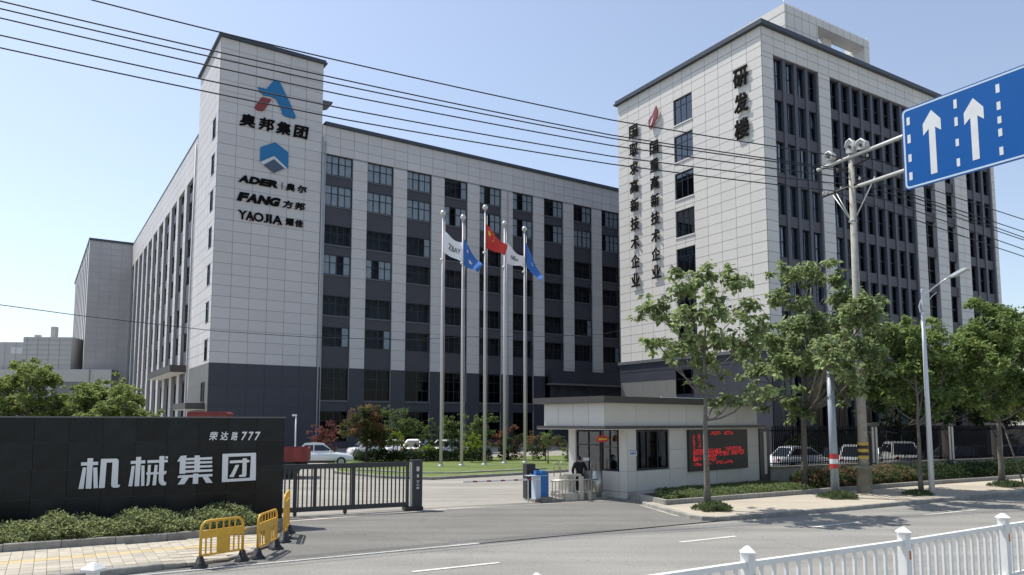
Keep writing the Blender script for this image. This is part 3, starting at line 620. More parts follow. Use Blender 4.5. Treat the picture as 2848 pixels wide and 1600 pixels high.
# lettering on the tower
def tower_sign():
    def ch(s, x0, x1, z0, z1, sh=0.12, b=0.035, n='character', m='black', d=0.12): chars(s, n, M[m], mainb, x0, x1, z0, z1, y=-0.06 - 0.13, depth=d, shear=sh, bold=b)
    for s, x0, x1 in (('奥', 2.1, 4.05), ('邦', 4.18, 6.07), ('集', 6.1, 7.98), ('团', 8.12, 9.92)): ch(s, x0, x1, 35.75, 37.25)
    for s, x0, x1 in (('A', 2.2, 3.6), ('D', 3.32, 4.72), ('E', 4.45, 5.7), ('R', 5.42, 6.84)): ch(s, x0, x1, 29.35, 30.2, 0.3, 0.07, 'letter')
    ch('|', 7.0, 7.05, 29.3, 30.15, 0, 0.0, 'letter'); ch('奥', 7.4, 8.6, 29.3, 30.2, 0.1); ch('尔', 8.72, 9.92, 29.3, 30.2, 0.1)
    for s, x0, x1 in (('F', 2.15, 3.5), ('A', 3.1, 4.65), ('N', 4.3, 5.85), ('G', 5.5, 6.98)): ch(s, x0, x1, 27.22, 28.26, 0.3, 0.07, 'letter')
    ch('方', 7.1, 8.4, 27.22, 28.15, 0.12); ch('邦', 8.5, 9.78, 27.22, 28.15, 0.12)
    for s, x0, x1 in (('Y', 2.34, 3.3), ('A', 3.15, 4.1), ('O', 4.0, 5.1), ('J', 5.1, 5.65), ('I', 5.75, 6.0), ('A', 6.05, 7.2)): ch(s, x0, x1, 25.2, 26.22, 0.0, 0.03, 'letter')
    ch('耀', 7.5, 8.5, 25.25, 26.1, 0.05); ch('佳', 8.58, 9.56, 25.25, 26.1, 0.05)
    def logo(n, pts, m, y0=-0.2, y1=-0.07): link(n, MB().extr(pts, y0, y1), M[m], mainb)
    logo('logo_stroke', [(4.02, 40.6), (4.95, 40.62), (5.25, 41.1), (5.75, 41.85), (6.0, 41.98), (6.3, 41.92), (6.5, 41.65), (7.43, 40.0), (8.35, 38.15), (8.25, 37.9), (7.1, 37.95), (6.75, 38.15), (6.78, 38.4), (6.5, 39.0), (6.15, 39.6), (5.8, 39.85), (5.2, 39.85), (4.6, 39.82), (4.45, 40.0), (4.2, 40.1)], 'blue')
    logo('logo_stroke', [(4.47, 39.55), (5.55, 39.55), (4.85, 38.2), (4.6, 37.92), (3.95, 37.92), (3.72, 38.15), (3.85, 38.5)], 'red')
    logo('logo_stroke', [(6.09, 34.63), (7.62, 33.75), (7.62, 31.85), (6.05, 33.05), (4.5, 32.05), (4.5, 33.72)], 'blue')
    logo('logo_stroke', [(6.03, 32.62), (7.2, 31.8), (6.06, 31.05), (4.92, 31.78)], 'navy')
    link('logo_backing', MB().extr([(6.05, 33.03), (7.6, 31.83), (7.25, 31.8), (6.03, 32.66), (4.9, 31.78), (4.55, 32.05)], -0.16, -0.07), M['lpale'], mainb)
    for a, b in ((3.55, 25.25), (6.6, 25.2)): link('logo_dot', MB().extr([(a, b - .12), (a + .35, b + .05), (a + .1, b + .16)], -0.19, -0.07), M['red'], mainb)
tower_sign()

# ------------------------------------------------------------------ research building on the right
A2 = R(31.6); RC = (24.85, 70.0)
rd = thing('research_building', 'tall pale tiled office block with vertical lettering and dark brown window bays', 'building', (RC[0], RC[1], 0), A2)
RT, RB, RLEN, RDEP = 42.5, 10.2, 44.9, 22.1
core = MB().box(1.1, RLEN - .12, 1.9, RDEP - .12, 0, RT - 0.2)
link('core_wall', core, M['dark'], rd)
zr = [RB + i * (RT - RB) / 31 for i in range(32)]
rrows = [(39.75 - 4.31 * k - 3.2, 39.75 - 4.31 * k) for k in range(7)]
px = [0, 1.68] 
bays = [(1.68, 8.85, 4), (10.78, 26.15, 8), (28.0, 30.42, 1), (32.75, 34.95, 1), (37.8, 44.05, 3)]
solid = [(0.0, 1.68), (8.85, 10.78), (26.15, 28.0), (30.42, 32.75), (34.95, 37.8), (44.05, RLEN)]
bk = MB(); 
for a, b in solid: bk.box(a + .02, b - .02, 0.02, 1.8, RB - .4, 39.88)
bk.box(0.02, RLEN - .02, 0.02, 1.8, 39.9, RT - .02); bk.box(RLEN - .4, RLEN - .02, 1.8, RDEP - .02, 0.2, RT - .02)
link('wall_backing', bk, M['joint'], rd)
lb = MB()
lb.box(-22.08, -12.36, 0.02, 0.4, 0.2, RT - .02).box(-9.54, -0.02, 0.02, 0.4, 0.2, RT - .02); lz = [0.2] + sum([[39.4 - 4.31 * k - 3.0, 39.4 - 4.31 * k] for k in range(6, -1, -1)], []) + [RT - .02]
for a, b in zip(lz[0::2], lz[1::2]): lb.box(-12.36, -9.54, 0.02, 0.4, a, b)
link('wall_backing', lb, M['joint'], rd, rz=-math.pi / 2)
grid('rd', [1.78 * k for k in range(25)] + [RLEN], [39.9, 40.8, 41.65, RT], 0, (0, 0, 0), M['tileRD'])
for a, b in solid: grid('rd', [a, b] if b - a < 2.4 else [a, (a + b) / 2, b], [z for z in zr if z < 39.8] + [39.9], 0, (0, 0, 0), M['tileRD'])
for a, b, n in bays:
    pitch = (b - a) / n; fw = 0.46 if n > 1 else 0.0
    for (z0, z1) in rrows:
        boxpart('spandrel', M['spandRD'], rd, a, b, 0.20, 0.7, z0 - 1.11, z0)
        for i in range(n):
            xx = a + i * pitch + (fw / 2 if n > 1 else 0.02); ww = pitch - fw if n > 1 else b - a - 0.04
            window(rd, xx, z0, ww, z1 - z0, 2, [round((z1 - z0) * 0.5, 2)], y=0.50, gm='glassRD2', panes=(n != 3 and a < 20), ft=0.09, mull=0.10, curtain=rnd.choice([[(.15, .45), (.56, .74)], [(.3, .46), (.56, .8)], [(.2, .45)], [(.56, .85)], [(.1, .45), (.56, .66)]]))
    boxpart('spandrel', M['spandRD'], rd, a, b, 0.20, 0.7, 39.75, 39.9)
    if n > 1:
        for i in range(n + 1):
            xx = a + i * pitch
            x0_ = max(a, xx - fw / 2); x1_ = min(b, xx + fw / 2)
            boxpart('fin', M['fin'], rd, x0_, x1_, 0.12, 0.62, RB, 39.9)
# coping
cp = MB().box(-0.45, RLEN + .35, -0.45, RDEP + .35, RT, RT + 0.2); cp.box(-0.3, RLEN + .2, -0.3, RDEP + .2, RT + .2, RT + 0.56); link('coping', cp, M['coping'], rd)
# left (lettered) face : x = -u
lx = [-22.1, -20.2, -18.2, -16.3, -14.4, -12.35, -10.95, -9.5, -7.57, -5.68, -3.75, -1.85, 0]
lh = [(-12.35, -9.55, 39.4 - 4.31 * k - 3.0, 39.4 - 4.31 * k) for k in range(7)]
grid('rd', lx, zr, SR, (0, 0, 0), M['tileRD'], holes=lh)
for k, h in enumerate(lh):
    window(rd, h[0], h[2], 2.8, 3.0, 3, [2.1], y=0.16, rz=SR, gm='glassRD', panes=True, ft=0.12, mull=0.08)
    boxpart('window_sill', M['tileRD'], rd, h[0] - .05, h[1] + .05, -0.12, 0.1, h[2] - .14, h[2], SR)
hb = MB()
for h in lh: hb.box(h[0], h[1], 0.60, 0.64, h[2], h[3])
link('window_backing', hb, M['dark'], rd, rz=SR)
# cut: backing of the left wall is a set of strips beside the openings
boxpart('base_band', M['base'], rd, -22.2, 0.0, -0.12, 0.02, 8.9, RB - .35, SR); boxpart('belt_course', M['sill'], rd, -22.4, 0.3, -0.3, 0.02, RB - .34, RB, SR); boxpart('belt_course', M['sill'], rd, -0.3, RLEN, -0.31, -0.02, RB - .34, RB, 0)
boxpart('base_band', M['base'], rd, -22.2, 0.0, -0.1, 0.02, 7.72, 8.88, SR)
for j, (a, b) in enumerate(((-22.1, -20.2), (-20.2, -18.2), (-18.2, -16.3), (-16.3, -14.4), (-14.4, -12.75))): boxpart('base_panel', M['tan'], rd, a + .01, b - .01, -0.1, 0.02, 0, 7.7, SR)
boxpart('base_band', M['base'], rd, -10.2, 0, -0.1, 0.02, 0, 7.7, SR); boxpart('base_band', M['base'], rd, -12.74, -10.22, -0.1, .02, 0, 5.95, SR)
window(rd, -12.7, 6.0, 2.45, 2.75, 2, [1.7], y=-0.15, rz=SR, gm='glassdk', panes=False); boxpart('dark_window_sheet', M['dark'], rd, -12.7, -10.25, -0.128, -0.121, 6.0, 8.75, SR)  # dark sheet on the wall face in place of a shaded room
for k in range(11):
    boxpart('base_pier', M['shadeBaseRD'], rd, 4.2 * k, 4.2 * k + 1.2, -0.08, 0.6, 0, RB - .36)
    if k < 10: window(rd, 4.2 * k + 1.22, 0.6, 2.96, 4.0, 3, [2.0], y=0.3, gm='glassdk', panes=False); boxpart('spandrel', M['shadeBaseRD'], rd, 4.2 * k + 1.21, 4.2 * k + 4.19, 0.1, 0.6, 4.62, 5.6); window(rd, 4.2 * k + 1.22, 5.6, 2.96, 3.6, 3, [2.0], y=0.3, gm='glassdk', panes=False)
boxpart('spandrel', M['shadeBaseRD'], rd, 0, RLEN, 0.62, 0.75, 0, RB)  # black sheet behind the base windows, interior shade put in as colour
flush('rd', rd, 300)
# penthouse frame on the roof
ph = MB(); ph.box(6.4, 12.0, 2.0, 9.5, RT, 46.95).box(6.75, 21.6, 2.0, 2.5, 46.95, 47.85).box(20.65, 21.6, 2.0, 4.8, RT, 46.94).box(12.0, 20.65, 3.1, 3.7, 46.96, 47.6).box(6.4, 6.74, 2.0, 9.5, 46.97, 47.85).box(21.1, 21.6, 2.51, 4.8, 46.96, 47.85)
ph.box(14.6, 16.0, 3.12, 3.68, RT, 46.95)
ph.box(12.0, 20.65, 2.51, 3.09, 46.96, 47.2); link('penthouse_frame', ph, M['tileB'] if False else M['tileRD'], rd)
gl = MB()
for k in range(12): gl.box(6.75 + 1.25 * k, 6.78 + 1.25 * k, 1.985, 2.0, RT, 47.85 if (k < 4 or k > 10) else 47.85) if k < 5 else gl.box(6.75 + 1.25 * k, 6.78 + 1.25 * k, 1.985, 2.0, 46.95, 47.85)
gl.box(6.4, 21.6, 1.98, 2.0, 46.93, 46.96); gl.box(6.4, 12, 1.98, 2.0, 45.4, 45.43); gl.box(6.4, 12, 1.98, 2.0, 44.0, 44.03); gl.box(6.38, 6.4, 2, 9.5, 45.4, 45.43); gl.box(6.38, 6.4, 2, 9.5, 46.9, 46.93)
link('penthouse_joint', gl, M['joint'], rd)
link('lightning_rail', MB().tube([(6.6, 2.2, 48.1), (21.5, 2.2, 48.1)], 0.03, 6).tube([(6.6, 2.2, 47.8), (6.6, 2.2, 48.4)], 0.03, 6).tube([(21.4, 2.2, 47.8), (21.4, 2.2, 48.3)], 0.03, 6), M['galv'], rd)
def vchars(s, x0, x1, ztop, pitch, h, b=0.022):
    for i, c in enumerate(s): chars(c, 'character', M['black'], rd, x0, x1, ztop - i * pitch - h, ztop - i * pitch, y=-0.30, depth=0.12, bold=b, rz=SR)
vchars('研发楼', -3.5, -1.6, 39.15, 2.7, 2.1, 0.045)
vchars('国取求高新技术企业', -19.75, -18.25, 38.9, 2.28, 1.62)
vchars('国重高新技术企业', -16.15, -14.75, 35.7, 2.1, 1.55)
fl = [(-16.1, 37.5), (-16.15, 38.4), (-15.4, 38.9), (-14.85, 39.7), (-14.6, 39.0), (-14.7, 38.3), (-15.2, 37.8), (-15.8, 37.2)]
o = link('logo_flame', MB().extr(fl, -0.4, -0.24), M['red'], rd, rz=SR)
o = link('logo_flame', MB().extr([(-15.85, 37.6), (-15.6, 38.2), (-15.1, 38.7), (-15.35, 38.2), (-15.6, 37.7)], -0.44, -0.41), M['lpale'], rd, rz=SR)

# ------------------------------------------------------------------ far building at left
fb = thing('far_building', 'grey tiled building, paled in colour for haze, far behind the left trees', 'building', tuple(at(95, 1172, 140))[:2] + (0,), R(4))
def fbx(n, m, x0, x1, y0, y1, z0, z1): return boxpart(n, m, fb, x0, x1, y0, y1, z0, z1)
fbx('wall', M['farwall'], -30, -2.7, 0, 16, 0, 18.2); fbx('wall', M['farwall'], -2.69, 6.2, -0.3, 14, 0, 19.2); fbx('wall', M['farwall'], 6.21, 14, -0.6, 18, 0, 13.0); fbx('wall', M['farwall'], 6.21, 9.8, 6, 14, 13.01, 17.2)
fbx('wall', M['farwall'], -30, 10, -0.9, -0.31, 10.6, 13.0)
fbx('window', M['farglass'], -30, -7.6, -0.05, 0.0, 13.4, 14.6); fbx('window', M['farglass'], -5.2, -3.0, -0.05, -0.0, 13.1, 14.6); fbx('window', M['signwhite'], -5.0, -2.9, -0.06, 0.0, 16.0, 17.2)
fbx('window', M['farglass'], 3.5, 9.4, -0.95, -0.9, 8.6, 10.5); fbx('window', M['farglass'], 3.5, 9.4, -0.65, -0.61, 2, 8.3); fbx('window', M['farglass'], -30, -10, -0.95, -0.9, 7.0, 10.4)
for a in range(2): fbx('window', M['farglass'], 6.6, 8.3, 5.9, 6.0, 13.5 + 2.0 * a, 14.7 + 2.0 * a)
fbx('chimney', M['farwall'], 1.0, 1.9, 2, 3, 19.2, 21.5); fbx('roof_vent', M['farwall'], -2.0, -1.2, 2, 3, 19.2, 19.9)
jg = MB()
for k in range(18): jg.box(-30 + 2.0 * k, -29.95 + 2.0 * k, -0.93 if False else -0.33, -0.3, 0, 18.2 if -30 + 2 * k < -2.7 else 19.2)
for k in range(9): jg.box(-2.69, 6.2, -0.33, -0.3, 11 + k * 0.95, 11.05 + k * 0.95)
link('wall_joint', jg, M['farglass'], fb)

# ------------------------------------------------------------------ trees and plants
def tree(name, label, base, clumps, trunk_r, fork, leafm, leaf, dens, bark='bark', group=None, lean=(0, 0), seed=0, fz=0.75, droop=0.35, bare=0.0, aspect=0.6, cat='tree'):
    r_ = random.Random(seed); base = Vector(base)
    t = thing(name, label, cat, base, 0, group)
    C = [(Vector(c) - base, r) for c, r in clumps]; mini = []
    for c, r in C:
        for _ in range(4):
            d = Vector((r_.gauss(0, 1), r_.gauss(0, 1), r_.gauss(0, .7))).normalized() * r * r_.uniform(1.0, 1.45); mini.append((c + d, r * r_.uniform(.3, .5)))
    top = max(c.z for c, r in C); mb = MB()
    ctr = Vector((sum(c.x for c, r in C) / len(C), sum(c.y for c, r in C) / len(C), 0))
    n = 9; pts = []; rad = []
    for i in range(n):
        f = i / (n - 1); z = f * top * 0.9; k = max(0, (z - fork) / max(0.1, top - fork))
        pts.append(Vector((ctr.x * k * 0.7 + lean[0] * f + r_.uniform(-1, 1) * 0.03 * z * .3, ctr.y * k * 0.7 + lean[1] * f + r_.uniform(-1, 1) * 0.03 * z * .3, z)))
        rad.append(trunk_r * (1.25 if i == 0 else 1) * (1 - 0.82 * f ** 0.9))
    pts[0] = Vector((0, 0, -0.05)); mb.tube(pts, rad, 9)
    def on(z):
        z = max(0.05, min(z, pts[-1].z)); 
        for i in range(n - 1):
            if pts[i + 1].z >= z: 
                f = (z - pts[i].z) / (pts[i + 1].z - pts[i].z); return pts[i].lerp(pts[i + 1], f), rad[i] * (1 - f) + rad[i + 1] * f
        return pts[-1], rad[-1]
    tw = MB()
    for c, r in C:
        hz_ = math.hypot(c.x, c.y); z0 = max(fork, min(c.z - hz_ * 0.75 - 0.2, top * 0.8)); p0, r0 = on(z0)
        mid = p0.lerp(c, 0.5) + Vector((r_.uniform(-.1, .1), r_.uniform(-.1, .1), r_.uniform(-0.25, 0.05))) * (c - p0).length * 0.5
        rr = min(r0 * 0.6, 0.02 + 0.055 * r + 0.01 * (c - p0).length)
        q1 = p0.lerp(mid, 0.5) + Vector((0, 0, -0.03 * (c - p0).length)); q2 = mid.lerp(c, 0.5) + Vector((0, 0, 0.05))
        mb.tube([p0, q1, mid, q2, c], [rr, rr * .85, rr * .65, rr * .5, rr * .3], 6)
        for j in range(7):
            d = Vector((r_.gauss(0, 1), r_.gauss(0, 1), r_.gauss(0.2, .7))).normalized() * r * r_.uniform(.6, 1.0); s0 = mid.lerp(c, r_.uniform(.3, 1))
            tw.tube([s0, s0.lerp(c + d, .5) + Vector((0, 0, -.04)), c + d], [rr * .35, rr * .25, 0.006], 4, cap=False)
    link('trunk', mb, M[bark], t); link('twigs', tw, M[bark], t)['kind'] = 'stuff'
    P = blob_points([(tuple(c), r * .95, fz) for c, r in C], dens * .85); P = np.concatenate([P, blob_points([(tuple(c), r, fz) for c, r in mini], dens * .9)])
    link('crown', leaves_mesh('crown', P, None, leaf, aspect, 0.16, droop), leafm, t)['kind'] = 'stuff'
    return t
def cl(pts, D, spread=0.9, seed=1, pp=1.1056):
    r_ = random.Random(seed); out = []
    for q in pts:
        x, y, r = q[:3]
        d = (q[3] if len(q) > 3 else D) + r_.uniform(-spread, spread) * (.3 if len(q) > 3 else 1); out.append((at(x * pp, y * pp, d), r * pp * d / F_ * 1.05))
    return out
T1 = [(1780, 688, 42), (1845, 702, 45), (1720, 732, 48), (1628, 772, 33), (1668, 790, 34), (1725, 795, 42), (1800, 775, 50), (1878, 775, 42), (1895, 830, 40), (1650, 862, 26), (1700, 872, 38), (1745, 850, 42), (1822, 850, 50), (1870, 880, 40), (1780, 905, 40), (1690, 900, 24), (1850, 1005, 30), (1805, 1010, 24), (1762, 955, 26), (1912, 985, 22)]
tree('street_tree', 'nearest young street tree on the pavement corner in front of the red text board', (6.63, 25.26, 0.13), cl(T1, 25.3, 1.1, 3), 0.115, 3.0, ML['street'], 0.25, 430, group='street trees along the pavement', seed=3, droop=0.7, aspect=0.62)
T2 = [(1995, 690, 36), (2050, 683, 40), (2098, 703, 26), (1960, 752, 34), (2015, 765, 30), (2115, 752, 44), (2175, 762, 40, 29.4), (1985, 815, 52), (1940, 860, 48), (2050, 815, 52), (2125, 825, 52), (2195, 840, 45), (1960, 925, 48), (2030, 895, 55), (2100, 915, 55), (2165, 900, 48), (1925, 990, 36), (1990, 1010, 34), (2015, 1040, 26), (1905, 930, 36), (2085, 985, 36), (2150, 960, 38), (2075, 870, 44, 28.3), (2085, 900, 36, 28.1), (2110, 890, 38, 28.4), (2150, 790, 42, 29.3), (2190, 790, 36, 29.3), (2165, 870, 44, 29.2), (2130, 930, 40, 29.0), (2185, 920, 36, 29.4)]
tree('street_tree', 'tall street tree in the hedge bed between guardhouse and red banded post', (13.14, 33.27, 0.16), cl(T2, 33.0, 1.5, 5), 0.15, 3.4, ML['street'], 0.26, 480, group='street trees along the pavement', seed=5, droop=0.6)
T3 = [(2240, 845, 46), (2300, 850, 50), (2355, 848, 46), (2250, 925, 58), (2320, 935, 58), (2380, 925, 54), (2225, 990, 46), (2300, 1010, 46), (2355, 1000, 46), (2405, 975, 42), (2200, 890, 45), (2340, 1040, 26), (2270, 880, 50), (2340, 890, 50)]
tree('street_tree', 'leafy street tree standing just left of the tall white street lamp', (16.7, 30.35, 0.13), cl(T3, 32.4, 1.1, 7), 0.10, 2.8, ML['dense'], 0.19, 1000, group='street trees along the pavement', seed=7, bark='bark')
T4 = [(2498, 785, 42), (2460, 825, 50), (2545, 808, 50), (2590, 845, 48), (2440, 875, 52), (2500, 875, 58), (2560, 890, 58), (2460, 945, 58), (2530, 955, 58), (2590, 950, 58), (2440, 1005, 40), (2515, 1020, 42), (2575, 1020, 46), (2410, 925, 42), (2625, 900, 50), (2640, 980, 50), (2385, 890, 38)]
tree('street_tree', 'dense street tree at the right edge with a slanting support stake', (22.6, 34.25, 0.13), cl(T4, 34.2, 1.6, 9), 0.14, 3.0, ML['dense'], 0.20, 950, group='street trees along the pavement', seed=9)
link('support_stake', MB().tube([(0.95, -0.1, 0), (0.2, 0, 2.9)], 0.035, 6), M['bark'], bpy.data.objects['street_tree.003'])
T5 = [(2250, 960, 60), (2310, 990, 60), (2210, 1010, 45), (2340, 1030, 50), (2280, 1035, 46)]
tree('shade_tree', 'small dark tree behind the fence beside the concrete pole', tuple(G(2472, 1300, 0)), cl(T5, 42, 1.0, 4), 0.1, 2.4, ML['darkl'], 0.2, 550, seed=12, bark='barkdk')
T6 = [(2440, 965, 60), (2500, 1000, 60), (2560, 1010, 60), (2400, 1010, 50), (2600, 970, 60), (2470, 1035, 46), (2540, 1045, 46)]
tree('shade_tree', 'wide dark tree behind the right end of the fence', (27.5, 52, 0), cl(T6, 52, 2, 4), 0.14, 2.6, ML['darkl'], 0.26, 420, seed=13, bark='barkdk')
# left trees
def dome(cx_, cyb, rx, ry, n, D, dd, seed):
    r_ = random.Random(seed); out = []
    for i in range(n):
        a = R(r_.uniform(-8, 188)); el = r_.uniform(0, 1); k = r_.uniform(.72, .9) if i % 3 else r_.uniform(.2, .6)
        ph_ = r_.uniform(-1, 1) * math.pi / 2; x = math.cos(a) * k * rx; z = math.sin(a) * k * ry; dep = -math.cos(math.asin(min(1, abs(k * math.cos(a))))) * dd * r_.uniform(-.6, 1)
        out.append((at((cx_ + x) * 1.1056, (cyb - z) * 1.1056, D + dep), r_.uniform(.42, .7)))
    return out
TA = [(50, 1030, 60), (120, 1040, 55), (0, 1060, 60), (70, 925, 38), (40, 965, 48), (100, 960, 45), (15, 1010, 50), (70, 1010, 55), (130, 1000, 42), (155, 1040, 38), (-30, 990, 50), (-40, 1050, 55), (30, 1060, 50), (100, 1060, 50), (165, 1080, 36), (-80, 1040, 55)]
tree('round_tree', 'tall light green tree at the left edge behind the black wall', tuple(at(83, 1250, 42))[:2] + (0,), dome(68, 1075, 125, 165, 62, 42, 2.4, 2), 0.16, 1.2, ML['left'], 0.17, 900, group='light green trees behind the sign wall', seed=21, fz=0.85, droop=0.1)
TB = [(265, 1010, 48), (215, 1040, 44), (315, 1040, 46), (265, 990, 36), (225, 1005, 36), (305, 1008, 36), (190, 1035, 34), (340, 1040, 32), (265, 1035, 50), (215, 1065, 40), (310, 1065, 42), (355, 1070, 26), (265, 1090, 45)]
tree('round_tree', 'lower round light green tree right of the tall one behind the wall', tuple(at(296, 1250, 41))[:2] + (0,), dome(262, 1085, 112, 125, 66, 41, 2.0, 6), 0.14, 1.0, ML['left'], 0.15, 1050, group='light green trees behind the sign wall', seed=22, fz=0.85, droop=0.1)
# garden behind the lawn (source pixels)
def garden(name, label, cat, D, pts, leafm, leaf, dens, tr=0.05, fork=0.6, seed=1, bark='barkdk', droop=0.1, basey=None, fz=0.8):
    c = cl(pts, D, 0.5, seed, 1.0); bx = sum(p[0] for p in pts) / len(pts)
    b = at(bx, 1172, D); tree(name, label, (b.x, b.y, 0.1), c, tr, fork, leafm, leaf, dens, bark, None, seed=seed, droop=droop, fz=fz, cat=cat)
garden('garden_shrub', 'sparse dark red shrub behind the white hatchback', 'shrub', 57, [(895, 1195, 22), (925, 1192, 18), (880, 1220, 20), (912, 1218, 22), (900, 1240, 22)], ML['redl'], 0.16, 520, seed=31)
garden('maple_tree', 'brown tinged maple tree behind the sliding gate', 'tree', 55, [(1020, 1140, 24), (985, 1160, 25), (1045, 1160, 28), (965, 1175, 16), (1010, 1185, 34), (1050, 1195, 30), (980, 1205, 28), (1075, 1215, 24), (1020, 1222, 34), (1060, 1230, 22)], ML['maple'], 0.15, 1000, 0.12, 1.0, seed=32)
garden('garden_shrub', 'upright green shrub right of the brown maple', 'shrub', 58, [(1090, 1150, 16), (1070, 1145, 10), (1120, 1150, 18), (1105, 1175, 24), (1130, 1190, 24), (1085, 1190, 20), (1110, 1210, 24), (1140, 1170, 10)], ML['olive'], 0.15, 800, seed=33)
garden('garden_shrub', 'lime green bush in front of the upright shrub', 'bush', 55.5, [(1095, 1210, 16), (1110, 1225, 18), (1085, 1235, 20), (1125, 1245, 14), (1060, 1248, 18)], ML['lime'], 0.13, 1100, seed=34)
garden('garden_shrub', 'small green shrub left of the layered pine', 'shrub', 58, [(1165, 1182, 18), (1190, 1190, 16), (1150, 1195, 16), (1175, 1215, 22)], ML['olive'], 0.14, 800, seed=35)
garden('bonsai_pine', 'dark layered bonsai pine behind the first flagpole', 'tree', 56.5, [(1205, 1200, 16), (1165, 1214, 16), (1190, 1216, 14), (1225, 1212, 15), (1160, 1240, 14), (1200, 1236, 20), (1240, 1232, 18), (1265, 1238, 16), (1215, 1255, 20)], ML['darkl'], 0.10, 1700, 0.1, 0.5, seed=36, fz=0.28)
garden('garden_shrub', 'round clipped lime bush below the bonsai pine', 'bush', 55, [(1185, 1245, 15), (1195, 1240, 12)], ML['lime'], 0.10, 2200, seed=37)
garden('garden_shrub', 'yellow green shrub between the first two flagpoles', 'shrub', 57.5, [(1248, 1165, 16), (1265, 1180, 20), (1240, 1190, 18), (1275, 1205, 22), (1290, 1158, 12), (1255, 1215, 22), (1280, 1235, 22)], ML['olive'], 0.15, 850, seed=38)
garden('garden_shrub', 'broad green shrub by the red flag pole', 'shrub', 57, [(1320, 1180, 20), (1345, 1170, 18), (1365, 1162, 14), (1310, 1205, 22), (1340, 1205, 24), (1335, 1235, 24)], ML['olive'], 0.15, 900, seed=39)
garden('garden_shrub', 'bright lime shrub at the foot of the middle flagpoles', 'bush', 54.5, [(1312, 1218, 16), (1325, 1232, 18), (1300, 1236, 16), (1318, 1245, 18)], ML['lime'], 0.12, 1500, seed=40)
garden('garden_shrub', 'red topped shrub behind the fourth flagpole', 'shrub', 58, [(1425, 1188, 13), (1420, 1205, 13), (1385, 1215, 16), (1410, 1225, 20), (1440, 1222, 18), (1395, 1245, 26), (1430, 1250, 26), (1410, 1268, 22)], leafmat('red_top_leaf', (0.05, 0.07, 0.025), 0.02, 0.4, dry=((0.26, 0.09, 0.06), 0.9)), 0.15, 900, seed=41)
garden('garden_shrub', 'spreading red tipped shrub behind the fifth flagpole', 'shrub', 57, [(1475, 1222, 16), (1500, 1220, 15), (1525, 1228, 16), (1480, 1245, 24), (1510, 1250, 22), (1545, 1235, 16), (1570, 1238, 12), (1560, 1222, 10), (1490, 1262, 18)], ML['maple'], 0.14, 950, seed=42)
garden('young_tree', 'thin young tree on the lawn right of the flagpoles', 'tree', 52.5, [(1512, 1215, 12), (1525, 1208, 14), (1540, 1218, 12), (1518, 1228, 12)], ML['olive'], 0.13, 700, 0.06, 1.4, seed=43, bark='bark')
garden('topiary', 'clipped olive topiary beside the guardhouse pillar', 'bush', 44, [(1580, 1252, 14), (1590, 1262, 18), (1582, 1275, 14)], ML['olive'], 0.09, 2600, 0.05, 0.4, seed=44)
def hedge(name, label, pts, width, h, leafm, leaf, n, z0=0.15, wob=0.2, cat='hedge'):
    P = []; segs = [(Vector((a[0], a[1], 0)), Vector((b[0], b[1], 0))) for a, b in zip(pts[:-1], pts[1:])]; L = [(b - a).length for a, b in segs]; tot = sum(L)
    k = nrs.uniform(0, tot, n)
    ph = nrs.uniform(0, 10)
    for s in k:
        i = 0
        while i < len(L) - 1 and s > L[i]: s -= L[i]; i += 1
        a, b = segs[i]; d = (b - a).normalized(); nn = Vector((-d.y, d.x, 0)); p = a + d * s; t = nrs.uniform(-1, 1); e = (1 - abs(t) ** 3)
        g = p.x * 2.3 + p.y * 1.1
        top = h * (0.75 + wob * math.sin(g * 1.3 + ph) * 0.5 + wob * math.sin(g * 3.1 + t * 4) * 0.5 + nrs.uniform(-.12, .16)) * (0.45 + 0.55 * e)
        z = top * (1 - nrs.uniform(0, 1) ** 1.8 * 0.95)
        P.append((p.x + nn.x * t * width / 2, p.y + nn.y * t * width / 2, z0 + z))
    o = link(name, leaves_mesh(name, np.array(P), None, leaf, 0.55, 0.15, -0.2, 0.3), leafm); tag(o, label, cat, None, 'stuff'); return o
hedge('hedge', 'grey green leafy hedge below the black sign wall', [(-18.5, 14.4), (-11.9, 18.2), (-8.9, 19.85), (-7.35, 21.1)], 1.9, 0.56, ML['hedge'], 0.085, 46000, 0.2, wob=0.34)
hedge('bed_plants', 'low bright green ground cover in front of the guardhouse', [(5.5, 28.35), (6.2, 28.25), (12.3, 32.0)], 1.5, 0.3, ML['low'], 0.085, 16000, 0.18, cat='plants')
hedge('bed_plants', 'low green ground cover between guardhouse wall and kerb', [(6.5, 30.0), (12.5, 34.2)], 2.4, 0.22, ML['low'], 0.09, 12000, 0.16, cat='plants')
hedge('hedge', 'red tipped hedge in front of the iron fence', [(13.2, 33.0), (17.2, 35.5), (19.5, 36.9)], 2.2, 0.85, ML['redhedge'], 0.10, 30000, 0.16)
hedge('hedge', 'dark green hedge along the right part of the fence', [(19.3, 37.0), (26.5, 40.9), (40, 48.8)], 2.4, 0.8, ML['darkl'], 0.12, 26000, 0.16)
hedge('hedge', 'dark shrub row added to deepen the shade at the foot of the research building', [(26, 68), (40, 76.5), (60, 89)], 2.5, 1.9, ML['darkl'], 0.3, 9000, 0.0)  # row added to darken the bright ground seen through the fence
hedge('hedge', 'dark low clipped hedge across the garden behind the flagpoles', [(-12, 56.5), (-8.5, 55.5), (-1.6, 56.8)], 1.6, 1.0, ML['darkl'], 0.12, 16000, 0.1)
